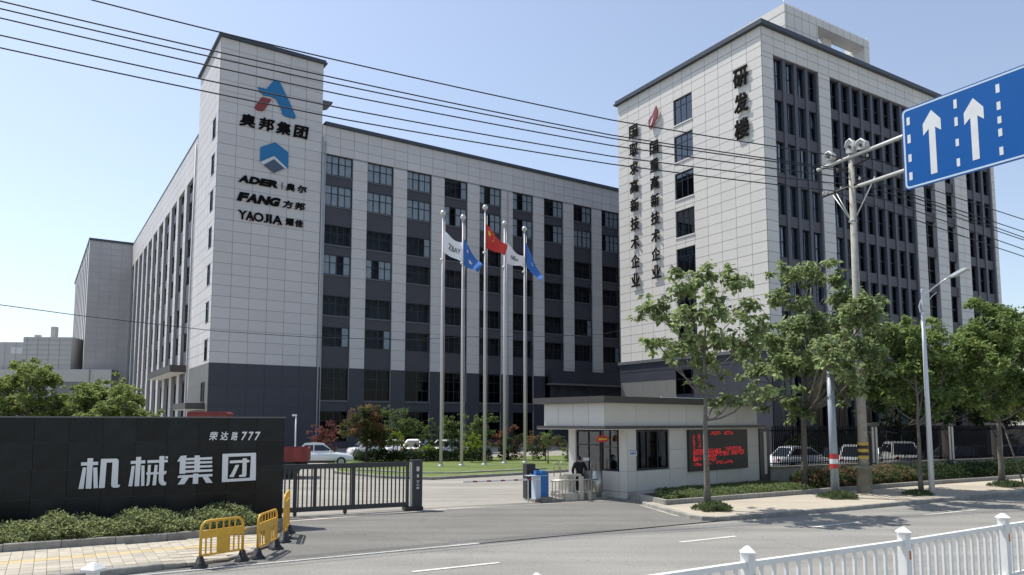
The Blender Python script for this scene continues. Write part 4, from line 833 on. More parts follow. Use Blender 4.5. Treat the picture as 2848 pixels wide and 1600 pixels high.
def tuft(label, c, r, n=2600, h=0.24, m='grass'):
    a = nrs.uniform(0, 2 * np.pi, n); q = np.sqrt(nrs.uniform(0, 1, n)) * r * (0.8 + 0.2 * np.sin(a * 5)); z = nrs.uniform(0, 1, n) * h * (1.05 - (q / r) ** 2)
    P = np.stack([c[0] + q * np.cos(a), c[1] + q * np.sin(a) * 0.85, c[2] + z], 1)
    o = link('grass_tuft', leaves_mesh('grass_tuft', P, None, 0.11, 0.3, 0.1, -0.6, 0.9), ML[m]); tag(o, label, 'grass', None, 'stuff')
tuft('dark green grass patch round the nearest tree trunk', (6.75, 25.0, 0.13), 0.72); tuft('dark green grass patch round the red banded post', (12.7, 28.9, 0.13), 0.85)
tuft('sparse grass round the tree beside the street lamp', (16.5, 30.2, 0.13), 0.65, 1100, 0.16); tuft('dark grass patch round the rightmost tree', (22.7, 34.0, 0.13), 0.9)

# ------------------------------------------------------------------ black sign wall
SWF = Frame((-6.87, 22.3), R(25.8))
sw = thing('sign_wall', 'long black granite entrance wall with big silver characters', 'wall', (-6.87, 22.3, 0), R(25.8))
link('wall_core', MB().box(-16, -0.02, 0.03, 0.4, 0, 3.2), M['grout'], sw); boxpart('capstone', M['grout'], sw, -16.05, 0.02, -0.03, 0.44, 3.2, 3.235)
zz = [0.0, 0.3, 1.04, 1.79, 2.53, 3.2]
for i in range(20):
    for j in range(5):
        boxpart('stone_tile', M['granite'], sw, -0.8 * (i + 1) + .006, -0.8 * i - .006, -0.025 + rnd.choice((0, .002, .004)), 0.03, zz[j] + .009, zz[j + 1] - .009)
def wch(s, px0, px1, py0, py1, sh=0.12, b=0.03, d=0.09, n='character'):
    a = SWF.uv(px0, (py0 + py1) / 2)[0]; c = SWF.uv(px1, (py0 + py1) / 2)[0]; z1 = SWF.uv((px0 + px1) / 2, py0)[1]; z0 = SWF.uv((px0 + px1) / 2, py1)[1]
    chars(s, n, M['silver'], sw, a, c, z0, z1, y=-0.05 - d, depth=d, shear=sh, bold=b)
STROKES = {
 '机': [[(1262,812),(1525,800),(1522,850),(1262,862)],[(1362,748),(1448,745),(1420,1215),(1332,1215)],[(1290,890),(1343,888),(1300,1215),(1222,1220)],[(1450,888),(1512,888),(1520,1205),(1455,1210)],
  [(1570,758),(1810,752),(1836,768),(1840,800),(1825,1145),(1835,1160),(1862,1150),(1858,1175),(1835,1197),(1765,1200),(1733,1185),(1725,1150),(1745,810),(1655,815),(1625,1200),(1537,1207)]],
 '械': [[(2025,790),(2250,778),(2250,825),(2027,835)],[(2110,728),(2188,726),(2155,1175),(2083,1178)],[(2040,868),(2090,862),(2050,1175),(1990,1180)],[(2190,858),(2238,858),(2235,1170),(2185,1175)],[(2282,778),(2595,770),(2595,808),(2282,822)],
  [(2290,850),(2337,850),(2320,1100),(2310,1150),(2285,1172),(2262,1172),(2275,1100)],[(2395,850),(2440,850),(2415,1160),(2358,1162)],[(2265,965),(2455,960),(2455,990),(2265,1000)],
  [(2468,715),(2545,712),(2530,1080),(2550,1115),(2570,1112),(2570,1150),(2555,1163),(2500,1163),(2465,1130),(2455,1080)],[(2530,950),(2578,938),(2568,985),(2530,1000)],[(2562,718),(2599,718),(2598,750),(2560,752)]],
 '集': [[(2794,712),(2889,705),(2874,745),(2864,985),(2774,985),(2784,795),(2741,800)],[(3009,705),(3089,705),(3089,960),(3004,960)],[(2874,745),(3281,728),(3277,765),(2874,780)],[(2874,803),(3279,790),(3277,822),(2874,837)],[(2869,866),(3279,852),(3277,885),(2869,900)],[(2864,932),(3282,915),(3282,950),(2861,970)],
  [(2749,1025),(2779,1010),(3282,988),(3282,1025),(2749,1050)],[(2984,985),(3067,982),(3061,1138),(2979,1140)],[(2819,1045),(2924,1040),(2849,1145),(2747,1152)],[(3129,1035),(3214,1030),(3281,1115),(3279,1125),(3184,1125)]],
 '团': [[(3439,680),(3954,663),(3877,712),(3527,725)],[(3954,663),(3949,1085),(3859,1048),(3877,712)],[(3949,1085),(3427,1115),(3514,1068),(3859,1048)],[(3427,1115),(3439,680),(3527,725),(3514,1068)],
  [(3552,785),(3824,770),(3857,782),(3849,805),(3824,812),(3549,825)],[(3749,748),(3811,745),(3804,1010),(3789,1030),(3769,1035),(3694,1035),(3691,1015),(3711,1000),(3739,1000)],[(3639,850),(3694,848),(3609,1035),(3544,1035),(3554,1005),(3569,995)]]}
for g_, st in STROKES.items():
    mb = MB()
    for k, poly in enumerate(st): mb.extr([SWF.uv(x / 5.565, 1140 + y / 5.565) for x, y in poly], -0.15 - 0.002 * k, -0.07 - 0.001 * k)
    link('character', mb, M['silver'], sw)
for s, a, b in (('荣', 580, 607), ('达', 611, 636), ('路', 641, 663), ('7', 669, 687), ('7', 688, 705), ('7', 706, 724)): wch(s, a, b, 1201, 1225, 0.15, 0.03, 0.05)

# ------------------------------------------------------------------ sliding gate
GY = R(25.4); gp = (-3.37, 26.16)
gt = thing('sliding_gate', 'charcoal sliding gate with thin vertical bars and end post', 'gate', (gp[0], gp[1], 0), GY)
boxpart('top_rail', M['gate'], gt, -9.5, -0.28, -0.06, 0.06, 1.53, 1.69); boxpart('bottom_rail', M['gate'], gt, -9.5, -0.28, -0.06, 0.06, 0.14, 0.29)
for x in [-0.47 - 0.143 * i for i in range(62)]: boxpart('bar', M['gate'], gt, x - .022, x + .022, -0.02, 0.02, 0.29, 1.53)
for x in (-0.33, -2.24, -3.51, -4.14, -6.2, -8.2): boxpart('stile', M['gate'], gt, x - .05, x + .05, -0.045, 0.045, 0.29, 1.53)
for x in (-2.5, -4.14, -6.2, -8.2): link('wheel', MB().box(x - .05, x + .05, -0.09, 0.09, 0.05, .14).tube([(x, -.03, .06), (x, .03, .06)], 0.055, 12), M['boxblack'], gt)
boxpart('post', M['gate'], gt, -0.17, 0.17, -0.16, 0.16, 0.13, 1.72); boxpart('post_cap', M['gate'], gt, -0.19, 0.19, -0.18, 0.18, 1.72, 1.75); boxpart('post_strip', M['gatesil'], gt, -0.25, -0.20, -0.1, -0.05, 0.2, 1.66)
boxpart('post_foot', M['boxblack'], gt, -0.45, 0.2, -0.2, 0.2, 0.02, 0.13)
for z, w, h in ((1.44, .10, .16), (1.2, .07, .10), (1.02, .10, .03), (0.96, .03, .06), (0.88, .10, .03), (0.78, .09, .06)):
    boxpart('post_emblem', M['gatesil'], gt, 0.0 - w / 2, w / 2, -0.172, -0.16, z - h / 2, z + h / 2)

# ------------------------------------------------------------------ guardhouse
GHY = R(40); gh = thing('guardhouse', 'beige panelled gatehouse with dark flat roof and red text board', 'gatehouse', (4.63, 29.74, 0), GHY)
DP = 3.3
link('wall_core', MB().box(0.03, 9.58, 0.9, DP - .03, 0, 2.78).box(0.03, .55, .03, .9, 0, 2.78).box(2.65, 9.58, .03, .9, 0, 2.78).box(.55, 2.65, .03, .5, 0, 1.1).box(-1.25, 9.5, .03, 3.5, 2.91, 3.84), M['joint'], gh)
def gpan(x0, x1, z0, z1): boxpart('wall_panel', M['gh'], gh, x0 + .008, x1 - .008, 0.0, 0.03, z0 + .008, z1 - .008)
cols = [0.0, .56, 2.70, 3.94, 6.06, 7.9, 9.6]
for a, b in zip(cols[:-1], cols[1:]):
    gpan(a, b, 0, .27); gpan(a, b, .27, 1.08)
    if a < .5 or a == 2.70: gpan(a, b, 1.08, 1.9); gpan(a, b, 1.9, 2.78)
    elif a > 7: gpan(8.45, b, 1.08, 1.9); gpan(8.45, b, 1.9, 2.78); gpan(a, 8.45, 1.08, 2.78)
    elif a > 3: gpan(a, b, 1.08, 2.78)
uc = [-1.28, .56, 2.72, 3.94, 6.14, 7.76, 9.52]
for a, b in zip(uc[:-1], uc[1:]): gpan(a, b, 2.91, 3.84)
for k in range(4): boxpart('wall_panel', M['gh'], gh, -(0.875 * (k + 1)) + .008, -0.875 * k - .008, -1.31, -1.28, 2.918, 3.832, SR)
# left lower face: narrow windows, glazed door
for a, b, z0, z1 in ((-0.42, 0, 0, .27), (-0.42, 0, .27, 1.08), (-0.42, 0, 1.08, 2.78), (-1.35, -0.42, 0, .27), (-1.35, -0.42, .27, 1.08), (-3.3, -2.85, 0, 1.9), (-3.3, -2.85, 1.9, 2.78)):
    boxpart('wall_panel', M['gh'], gh, a + .008, b - .008, -0.03, 0.0, z0 + .008, z1 - .008, SR)
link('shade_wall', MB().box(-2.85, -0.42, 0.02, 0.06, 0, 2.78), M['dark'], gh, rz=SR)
window(gh, -1.35, 1.1, 0.9, 1.66, 2, [0.95], y=-0.02, rz=SR, gm='glassRD', ft=0.04, mull=.04)
window(gh, -2.82, 0.02, 1.42, 2.7, 2, [2.1], y=-0.02, rz=SR, gm='glassRD', ft=0.06, mull=.05, name='door')
link('dark_room_sheet', MB().box(.56, 2.66, .3, .34, 1.1, 2.78), M['dark'], gh)  # dark sheet behind the front window stands for the unlit room
window(gh, .58, 1.13, 2.06, 1.6, 3, [], y=0.06, gm='glassdk', ft=0.05, mull=.04)
boxpart('window_blind', M['ghsill'], gh, 2.42, 2.5, 0.14, 0.2, 1.2, 2.68); boxpart('interior_box', M['ghsill'], gh, 1.15, 1.42, .22, .28, 1.35, 1.62)
boxpart('roof_slab', M['bronze'], gh, -1.62, 9.95, -0.28, DP + .55, 3.84, 4.09); boxpart('band', M['bronze'], gh, -1.52, 9.95, -0.24, DP + .45, 2.8, 2.91); boxpart('soffit', M['ghsill'], gh, -1.5, 9.9, -0.22, DP + .43, 2.775, 2.8)
boxpart('roof_flashing', M['signwhite'], gh, 2.0, 6.8, -0.2, -0.12, 4.09, 4.13)
boxpart('pillar', M['gh'], gh, -0.05, 0.32, 2.9, 3.3, 0, 2.775)
boxpart('end_frame', M['bronze'], gh, 9.62, 10.5, -0.05, 0.5, 0, 2.8); boxpart('end_strip', M['gh'], gh, 9.95, 10.17, -0.08, -0.05, 0.55, 2.6)
boxpart('text_board', M['led'], gh, 3.92, 8.45, -0.12, 0.0, 0.92, 2.72)
lm = MB(); lr = random.Random(5)
def ledline(x0, x1, z, h, dens=0.56):
    x = x0
    while x < x1 - .03:
        w = lr.choice((.035, .05, .07)); zz_ = z
        while zz_ < z + h - .01:
            if lr.random() < dens: lm.box(x, x + w, -0.13, -0.122, zz_, zz_ + .022)
            zz_ += .034
        x += w + lr.choice((.012, .012, .03))
ledline(5.5, 6.35, 2.5, .17); ledline(6.55, 7.3, 2.5, .17); ledline(4.2, 4.35, 1.35, 1.15, .7); ledline(4.55, 4.72, 2.35, .2); ledline(4.58, 4.8, 1.85, .5, .4)
ledline(4.35, 5.1, 1.62, .26, .75); ledline(5.25, 6.3, 1.72, .18); ledline(6.6, 7.9, 1.78, .16); ledline(5.1, 6.9, 1.56, .2, .72); ledline(7.1, 8.1, 1.56, .22, .72); ledline(4.2, 4.8, 1.38, .16, .7); ledline(5.0, 5.9, 1.33, .22, .66); ledline(4.2, 4.8, 1.16, .13, .5); ledline(5.05, 5.5, 1.16, .13, .5); ledline(5.9, 7.2, 1.2, .12, .6)
o = link('led_text', lm, M['ledred'], gh); o['kind'] = 'stuff'
boxpart('plaque', M['signwhite'], gh, .08, .55, -0.03, 0.0, 1.70, 1.93); boxpart('plaque_edge', M['boxblue'], gh, .08, .55, -.035, -.03, 1.905, 1.93)
for k in range(4): boxpart('plaque_mark', M['boxblue'], gh, .15 + .09 * k, .21 + .09 * k, -0.036, -.03, 1.76, 1.86)
# red lantern-like round sign at the door
ls = thing('hanging_sign', 'small red hanging sign under the gatehouse canopy', 'sign', tuple(at(1675, 1222, 30.2)), R(20)); link('board', MB().extr([(-.3, -.12), (.25, -.1), (.3, .1), (.05, .16), (-.25, .12)], -.02, .02), mat('bright_red', (0.55, 0.05, 0.04), 0.5), ls); link('mark', MB().extr([(-.18, -.03), (.2, -.02), (.2, .03), (-.18, .04)], -.03, -.021), M['flagyel'], ls); link('hook', MB().tube([(0, 0, .12), (0, 0, .42)], .01, 5), M['steel'], ls)

# ------------------------------------------------------------------ turnstile, person, barrier
tf = Frame((1.55, 28.75), R(24))
ts = thing('turnstile', 'stainless steel turnstile lanes with low railing beside the gatehouse', 'turnstile', (1.55, 28.75, 0), R(24))
for x0, x1, y0, y1, h in ((-.25, -.02, .3, .8, .9), (1.0, 1.32, 0.55, 1.3, .92), (1.9, 2.12, .4, 1.2, 1.1)):
    boxpart('cabinet', M['steel'], ts, x0, x1, y0, y1, 0.06, h)
link('cabinet', MB().tube([(2.15, .25, .1), (2.15, .25, 1.12)], .2, 18), M['steel'], ts)
link('cabinet_head', MB().box(.85, 1.5, .35, .65, .92, 1.0), M['steel'], ts)
boxpart('base_slab', M['kerb'], ts, -.4, .5, -.1, 1.0, 0.0, .12); boxpart('base_slab', M['steel'], ts, .55, 1.25, -.05, 1.2, 0.0, .3); boxpart('base_slab', M['kerb'], ts, 1.3, 2.5, .1, 1.2, 0.0, .28)
boxpart('base_block', M['concdk'], ts, -.42, -.1, -.15, .15, 0.0, .2)
link('handrail', MB().tube([(.0, .1, .8), (1.2, 0, .8), (2.3, .1, .8)], .03, 8).tube([(0, .1, .28), (2.3, .1, .28)], .02, 6), M['steel'], ts)
for k in range(16):
    if abs(k - 8) > 0.5: boxpart('bar', M['steel'], ts, .05 + .145 * k, .075 + .145 * k, .08, .11, .12, .78)
boxpart('post', M['steel'], ts, 1.15, 1.3, -.18, -.05, 0, .95); boxpart('post', M['steel'], ts, 1.55, 1.68, -.12, 0.0, 0, .38)
for x in (.55, .85, 1.75, 2.25): link('arm_frame', MB().tube([(x, .9, .9), (x, .9, 1.45), (x + .22, .9, 1.5), (x + .25, .9, 1.1)], .018, 6), M['steel'], ts)
boxpart('display', M['signwhite'], ts, 1.85, 2.12, .8, .84, 1.5, 1.62)
# person : one continuous skinned body
def person():
    P = thing('person', 'person in black seen from behind stepping through the turnstile', 'person', (2.76, 30.3, 0), R(12))
    V = {'pel': (0, 0, .92, .135), 'wst': (0, 0, 1.06, .12), 'chs': (.0, .02, 1.26, .19), 'nck0': (.0, .03, 1.40, .09), 'nck': (0, .05, 1.46, .052), 'hd': (0, .07, 1.54, .082), 'hd2': (0, .07, 1.62, .07),
         'shl': (-.20, .02, 1.37, .085), 'ell': (-.30, -.02, 1.10, .065), 'wrl': (-.21, .14, .92, .036), 'hl': (-.19, .2, .87, .036),
         'shr': (.20, .02, 1.37, .085), 'elr': (.30, .02, 1.10, .065), 'wrr': (.24, .2, .96, .036), 'hr': (.22, .27, .93, .036),
         'hpl': (-.09, 0, .88, .1), 'knl': (-.1, .04, .49, .066), 'anl': (-.1, -.05, .1, .045), 'ftl': (-.11, .12, .05, .045),
         'hpr': (.09, 0, .88, .1), 'knr': (.1, .1, .49, .066), 'anr': (.1, .12, .1, .045), 'ftr': (.11, .28, .05, .045)}
    Eg = [('pel', 'wst'), ('wst', 'chs'), ('chs', 'nck0'), ('nck0', 'nck'), ('nck', 'hd'), ('hd', 'hd2'), ('chs', 'shl'), ('shl', 'ell'), ('ell', 'wrl'), ('wrl', 'hl'), ('chs', 'shr'), ('shr', 'elr'), ('elr', 'wrr'), ('wrr', 'hr'), ('pel', 'hpl'), ('hpl', 'knl'), ('knl', 'anl'), ('anl', 'ftl'), ('pel', 'hpr'), ('hpr', 'knr'), ('knr', 'anr'), ('anr', 'ftr')]
    ks = list(V); me = bpy.data.meshes.new('body'); me.from_pydata([V[k][:3] for k in ks], [(ks.index(a), ks.index(b)) for a, b in Eg], [])
    o = bpy.data.objects.new('body', me); col.objects.link(o); sk = o.modifiers.new('s', 'SKIN'); ss = o.modifiers.new('b', 'SUBSURF'); ss.levels = 2; ss.render_levels = 2
    for i, k in enumerate(ks): me.skin_vertices[0].data[i].radius = (V[k][3], V[k][3] * (0.8 if k in ('pel', 'wst', 'chs') else 1)); me.skin_vertices[0].data[i].use_root = (k == 'pel')
    dg = bpy.context.evaluated_depsgraph_get(); dg.update(); bm_ = bpy.data.meshes.new_from_object(o.evaluated_get(dg)); bpy.data.objects.remove(o)
    for m in (M['cloth'], M['trousers'], M['skin'], M['tyre']): bm_.materials.append(m)
    for p in bm_.polygons:
        z = p.center.z; x = abs(p.center.x); p.use_smooth = True
        p.material_index = 2 if (z > 1.45 or (z < .93 and x > .165 and z > .8)) else (0 if z > .86 else (1 if z > .12 else 3))
    link('body', bm_, None, P)
    link('hair', MB().ball((0, .055, 1.60), .095, 14, 9, .98, 1.05, .98), M['hair'], P)
    for s_ in (-1, 1):
        link('ear', MB().ball((s_ * .088, .07, 1.55), .02, 8, 6, .5, .8, 1.2), M['skin'], P)
        for f in range(5):
            bx, by, bz = ((-.19, .2, .87) if s_ < 0 else (.22, .27, .93)); dx = (f - 2) * .015
            link('finger', MB().tube([(bx + dx, by + .02, bz), (bx + dx, by + .055, bz - .01), (bx + dx, by + .065, bz - .04)], .008, 6), M['skin'], P)
    link('nose', MB().ball((0, .165, 1.55), .016, 8, 6), M['skin'], P)
person()
bx_ = thing('barrier_cabinet', 'tall black machine cabinet at the tip of the car barrier', 'cabinet', (0.75, 29.6, 0), R(20))
boxpart('body', M['boxblack'], bx_, -.26, .12, -.2, .2, 0.05, 1.42); boxpart('display', M['trim'], bx_, -.2, -.02, -.21, -.2, 1.1, 1.34); boxpart('label_plate', M['signwhite'], bx_, -.12, -.05, -.212, -.2, 1.0, 1.04); boxpart('side_unit', M['boxblack'], bx_, .12, .32, -.12, .2, .1, 1.22); boxpart('vent', M['trim'], bx_, .13, .31, -.13, -.12, .85, 1.1)
bb_ = thing('car_barrier', 'blue boom barrier with red and white striped arm across the driveway', 'barrier', (1.02, 28.85, 0), R(24.5))
boxpart('housing', M['boxblue'], bb_, .02, .36, -.18, .2, .12, 1.0); boxpart('housing_side', M['boxpale'], bb_, -.2, .02, -.18, .2, .12, 1.0); link('hood', MB().extr([(.02, 1.0), (.36, 1.0), (.36, 1.08), (.28, 1.18), (.06, 1.18)], -.18, .2), M['boxblue'], bb_); boxpart('top_plate', M['boxpale'], bb_, -.5, .38, -.19, .21, 1.0, 1.02) ; boxpart('base', M['concdk'], bb_, -.24, .4, -.22, .24, 0, .12); boxpart('motor_cap', M['boxblue'], bb_, -.15, 0.0, -.1, .1, 1.02, 1.2)
for k in range(6): boxpart('arm_section', M['signwhite'], bb_, -3.2 + .56 * k, -2.82 + .56 * k, -.24, -.20, .85, .91); (boxpart('arm_section', mat('arm_red', (.36, .05, .05), .5), bb_, -2.82 + .56 * k, -2.64 + .56 * k, -.24, -.20, .85, .91) if k < 5 else None)
boxpart('arm_post', M['galv'], bb_, -.55, -.52, -.23, -.19, 0, .84)

# ------------------------------------------------------------------ flagpoles and flags
def flag_surf(c, amp, k):
    a, b, cc, d = [Vector(p) for p in c]     # hoist top, hoist bottom, fly bottom, fly top
    nrm = Vector((0.2, -1, 0)).normalized()
    def f(s, t, off=0.0):
        p = a.lerp(d, s).lerp(b.lerp(cc, s), t)
        sag = Vector((0, 0, -1)) * 0.12 * math.sin(math.pi * s) * (1 - t) * (a - d).length * .6
        w = amp * math.sin(k * s * 6.3 + t * 1.7) * min(1, s * 3) + amp * .5 * math.sin(k * s * 11 + t * 3) * s
        return p + sag + nrm * (w + off) + Vector((0, 0, amp * .35 * math.sin(9 * s + 2 * t) * s))
    return f
def flagpole(label, flabel, fcat, D, bx, by, top, corners, m, marks):
    p = G(bx, by, .12); t = thing('flagpole', label, 'flagpole', p, 0, 'flagpoles on the lawn')
    link('pole', MB().tube([(0, 0, 0), (0, 0, top * .5), (0, 0, top)], [.105, .085, .05], 12), M['pole'], t); link('finial', MB().ball((0, 0, top + .16), .2, 12, 8), M['gatesil'], t); link('collar', MB().lathe([(.2, 0), (.2, .08), (.1, .1)], 14), M['galv'], t); link('halyard', MB().tube([(.16, 0, 1), (.14, 0, top - .3)], .012, 4), M['white'], t); link('clamp', MB().ball((-.08, 0, top - 3.1), .1, 8, 6), M['gatesil'], t)
    C = [at(x, y, p.y) for x, y in corners]; C[2] = at(*corners[2], p.y - .7); C[3] = at(*corners[3], p.y - .9)
    f = flag_surf(C, .11, 1.0 + rnd.random() * .4); nx, ny = 30, 16; mb = MB(); vs = [f(i / nx, j / ny, 0.0) for j in range(ny + 1) for i in range(nx + 1)]; n1 = len(vs); vs += [f(i / nx, j / ny, .012) for j in range(ny + 1) for i in range(nx + 1)]
    fs = [(j * (nx + 1) + i, j * (nx + 1) + i + 1, (j + 1) * (nx + 1) + i + 1, (j + 1) * (nx + 1) + i) for j in range(ny) for i in range(nx)]
    mb.add(vs, fs + [tuple(n1 + q for q in g_[::-1]) for g_ in fs], True); fl_ = link('flag', mb, M[m]); fl_.data.name = 'flag'; tag(fl_, flabel, 'flag', 'flags on the five poles')
    for kind, s0, t0, w, h, mm in marks:
        if kind == 'star':
            pts = []
            for q in range(10):
                r_ = 1 if q % 2 == 0 else .4; a = -math.pi / 2 + q * math.pi / 5; pts.append((s0 + w * r_ * math.cos(a), t0 + h * r_ * math.sin(a)))
            vs = [f(s_, t_, .03) for s_, t_ in pts] + [f(s0, t0, .03)]; link('star', MB().add(vs, [(q, (q + 1) % 10, 10) for q in range(10)]), M[mm], fl_)
        else:
            ob = chars(kind, 'print', M[mm], fl_, 0, 1, 0, 1, y=0, depth=.01, bold=.02); me = ob.data; a = np.empty(len(me.vertices) * 3); me.vertices.foreach_get('co', a); a = a.reshape(-1, 3)
            out = [f(s0 + w * x, t0 + h * (1 - z) , .02 + y) for x, y, z in a]; me.vertices.foreach_set('co', np.array([tuple(v) for v in out]).ravel()); me.update(); ob.location = (0, 0, 0)
flagpole('leftmost flagpole carrying a white flag', 'white flag with grey print on the leftmost pole', 'flag', 51, 1226, 1297, 17.1, [(1232.4, 638.5), (1231.7, 701.6), (1286, 731), (1287, 678)], 'flagwhite', [('ZBAY', .28, .38, .62, .3, 'flagmark')])
flagpole('second flagpole from the left carrying a blue flag', 'blue flag drooping from the second pole from left', 'flag', 52, 1283.5, 1295.3, 17.0, [(1288.2, 659), (1288.2, 738), (1329, 757), (1341, 737)], 'flagblue', [('star', .25, .28, .07, .1, 'flagwhite'), ('star', .45, .62, .16, .14, 'flagwhite')])
flagpole('tallest middle flagpole carrying the red flag', 'red flag with yellow stars on the tallest pole', 'flag', 53, 1347, 1293.7, 17.9, [(1351.8, 621), (1351.8, 691), (1403, 710), (1412, 684)], 'flagred', [('star', .16, .28, .09, .15, 'flagyel'), ('star', .33, .12, .03, .05, 'flagyel'), ('star', .39, .22, .03, .05, 'flagyel'), ('star', .39, .36, .03, .05, 'flagyel'), ('star', .33, .47, .03, .05, 'flagyel')])
flagpole('fourth flagpole carrying a white flag behind the red one', 'white flag with round grey emblem right of the red flag', 'flag', 55, 1402.6, 1289, 17.3, [(1408, 672), (1408, 733.5), (1459, 744), (1458, 717)], 'flagwhite', [('oBo', .25, .35, .42, .3, 'flagmark')])
flagpole('rightmost flagpole carrying a narrow blue flag', 'narrow blue flag hanging from the rightmost pole', 'flag', 56, 1459.8, 1287.3, 17.1, [(1462.8, 674), (1464, 744), (1502, 782), (1510, 770)], 'flagblue', [('star', .4, .4, .1, .06, 'flagwhite')])

# ------------------------------------------------------------------ poles, sign, lamp, wires
AR = R(30.4)
cpole = thing('concrete_pole', 'tall round concrete utility pole with yellow and black bands', 'utility pole', (14.74, 31.05, .12), 0)
link('shaft', MB().tube([(0, 0, 0), (0, 0, 7), (.03, 0, 14.6)], [.20, .165, .115], 18), M['conc'], cpole)
link('sleeve', MB().lathe([(.30, 0), (.30, 1.02), (.37, 1.03), (.37, 1.1), (.2, 1.13)], 20), M['concdk'], cpole)
for k, (z, m) in enumerate(((1.42, 'pyel'), (1.56, 'pblk'), (1.70, 'pyel'), (1.84, 'pblk'), (1.98, 'pyel'))): link('band', MB().lathe([(.208, 0), (.208, .135)], 20, (0, 0, z)), M[m], cpole)
link('band', MB().lathe([(.16, 0), (.18, .02), (.18, .06), (.16, .08)], 18, (0, 0, 11.55)), M['greypost'], cpole); link('band', MB().lathe([(.192, 0), (.195, .03), (.192, .05)], 18, (0, 0, 6.5)), M['pblk'], cpole)
# cross arms for the cables (across the pole, along the gantry direction)
dx, dy = math.sin(AR), -math.cos(AR)
def ca(u, z, v=0.0): return (dx * u - math.cos(AR) * 0 + v * math.cos(AR), dy * u + v * math.sin(AR), z)
link('cross_arm', MB().tube([ca(-1.45, 13.05), ca(.6, 13.2)], .045, 6), M['insul'] if False else M['pblk'], cpole)
link('cross_arm', MB().tube([ca(-.7, 13.95), ca(.9, 14.1)], .04, 6), M['pblk'], cpole)
link('brace', MB().tube([ca(-.95, 13.05), ca(-.08, 11.62)], .025, 6).tube([ca(-.75, 13.05), ca(-.06, 11.62)], .02, 6), M['galv'], cpole); link('brace', MB().tube([ca(1.1, 13.25), ca(.08, 11.62)], .028, 6), M['galv'], cpole)
for u, z in ((-1.4, 13.12), (-1.2, 13.12), (-.5, 13.12), (.4, 13.3), (-.65, 14.02), (.8, 14.2)): link('insulator', MB().lathe([(.03, 0), (.06, .03), (.04, .06), (.06, .09), (.03, .14)], 10, ca(u, z)), M['insul'], cpole)
link('cable_bundle', MB().tube([ca(.3, 14.4), ca(.9, 14.1, .2), ca(1.3, 13.9, .5), ca(1.6, 13.6, 1.2)], .03, 6).tube([ca(.2, 14.0), ca(.6, 13.7, .2), ca(.3, 13.3)], .02, 6).tube([ca(-.2, 14.5), ca(-.6, 14.35), ca(-.9, 14.5), ca(-.2, 13.9)], .018, 6), M['wire'], cpole)
gs = thing('road_sign', 'big blue lane direction sign with two white straight arrows on twin arms', 'road sign', (14.8, 30.8, 0), AR - math.pi / 2)
gs.location = (14.8, 30.8, 0)
# local x = towards the road, local y = inward (to the right, away from viewer)
for z0, z1, x0 in ((14.45, 14.85, -1.85), (13.15, 13.35, .2)):
    link('arm', MB().tube([(x0, .0, z0 if x0 < 0 else z0), (6.8, .0, z1 + (.02))], [.085, .085], 10), M['galv'], gs)
link('arm', MB().tube([(-.1, 0, 13.13), (.3, 0, 13.2)], .06, 8), M['galv'], gs)
for x in (2.9, 4.9, 6.4): boxpart('bracket', M['galv'], gs, x - .05, x + .05, -.06, .06, 12.8, 15.4)
def rrect(x0, x1, z0, z1, r, n=6):
    p = []
    for cx_, cz_, a0 in ((x1 - r, z0 + r, -90), (x1 - r, z1 - r, 0), (x0 + r, z1 - r, 90), (x0 + r, z0 + r, 180)):
        for i in range(n + 1): a = R(a0 + 90 * i / n); p.append((cx_ + r * math.cos(a), cz_ + r * math.sin(a)))
    return p
link('plate', MB().extr(rrect(2.24, 10.2, 12.33, 15.68, .2), -.13, -.09), M['signback'], gs); 
ring = rrect(2.28, 10.16, 12.38, 15.63, .17); inner = rrect(2.35, 10.09, 12.45, 15.56, .12)
link('face', MB().extr(ring, -.135, -.131), M['signblue'], gs)
bm_ = MB(); n_ = len(ring); bm_.add([(x, -.139, z) for x, z in ring] + [(x, -.139, z) for x, z in inner], [(i, (i + 1) % n_, n_ + (i + 1) % n_, n_ + i) for i in range(n_)]); link('border', bm_, mat('sign_border', (.50, .62, .74), .4), gs)
def mark(pts, n='lane_mark'): link(n, MB().extr(pts, -.143, -.137), M['signwhite'], gs)
def dash(x, z0, z1, w=.13): mark([(x, z0), (x + w, z0), (x + w, z1), (x, z1)])
for z0, z1 in ((14.97, 15.29), (14.22, 14.57), (13.45, 13.76), (12.70, 13.02)): dash(2.45, z0, z1)
for z0, z1 in ((14.97, 15.32), (14.28, 14.62), (13.49, 13.77), (12.70, 13.01)): dash(4.30, z0, z1, .12)
for z0, z1 in ((14.99, 15.31), (14.35, 14.65), (13.84, 14.10), (13.36, 13.64), (12.66, 12.96)): dash(5.80, z0, z1)
for z0, z1 in ((15.0, 15.35), (14.35, 14.7), (13.6, 13.9)): dash(6.98, z0, z1)
def arrow(cx_, top, bot): mark([(cx_, top), (cx_ - .35, top - .47), (cx_ - .35, top - .93), (cx_ - .125, top - .72), (cx_ - .125, bot), (cx_ + .125, bot), (cx_ + .125, top - .72), (cx_ + .35, top - .93), (cx_ + .35, top - .47)], 'arrow')
arrow(3.44, 15.26, 12.7); arrow(5.0, 15.13, 12.76); arrow(8.2, 15.13, 12.76)
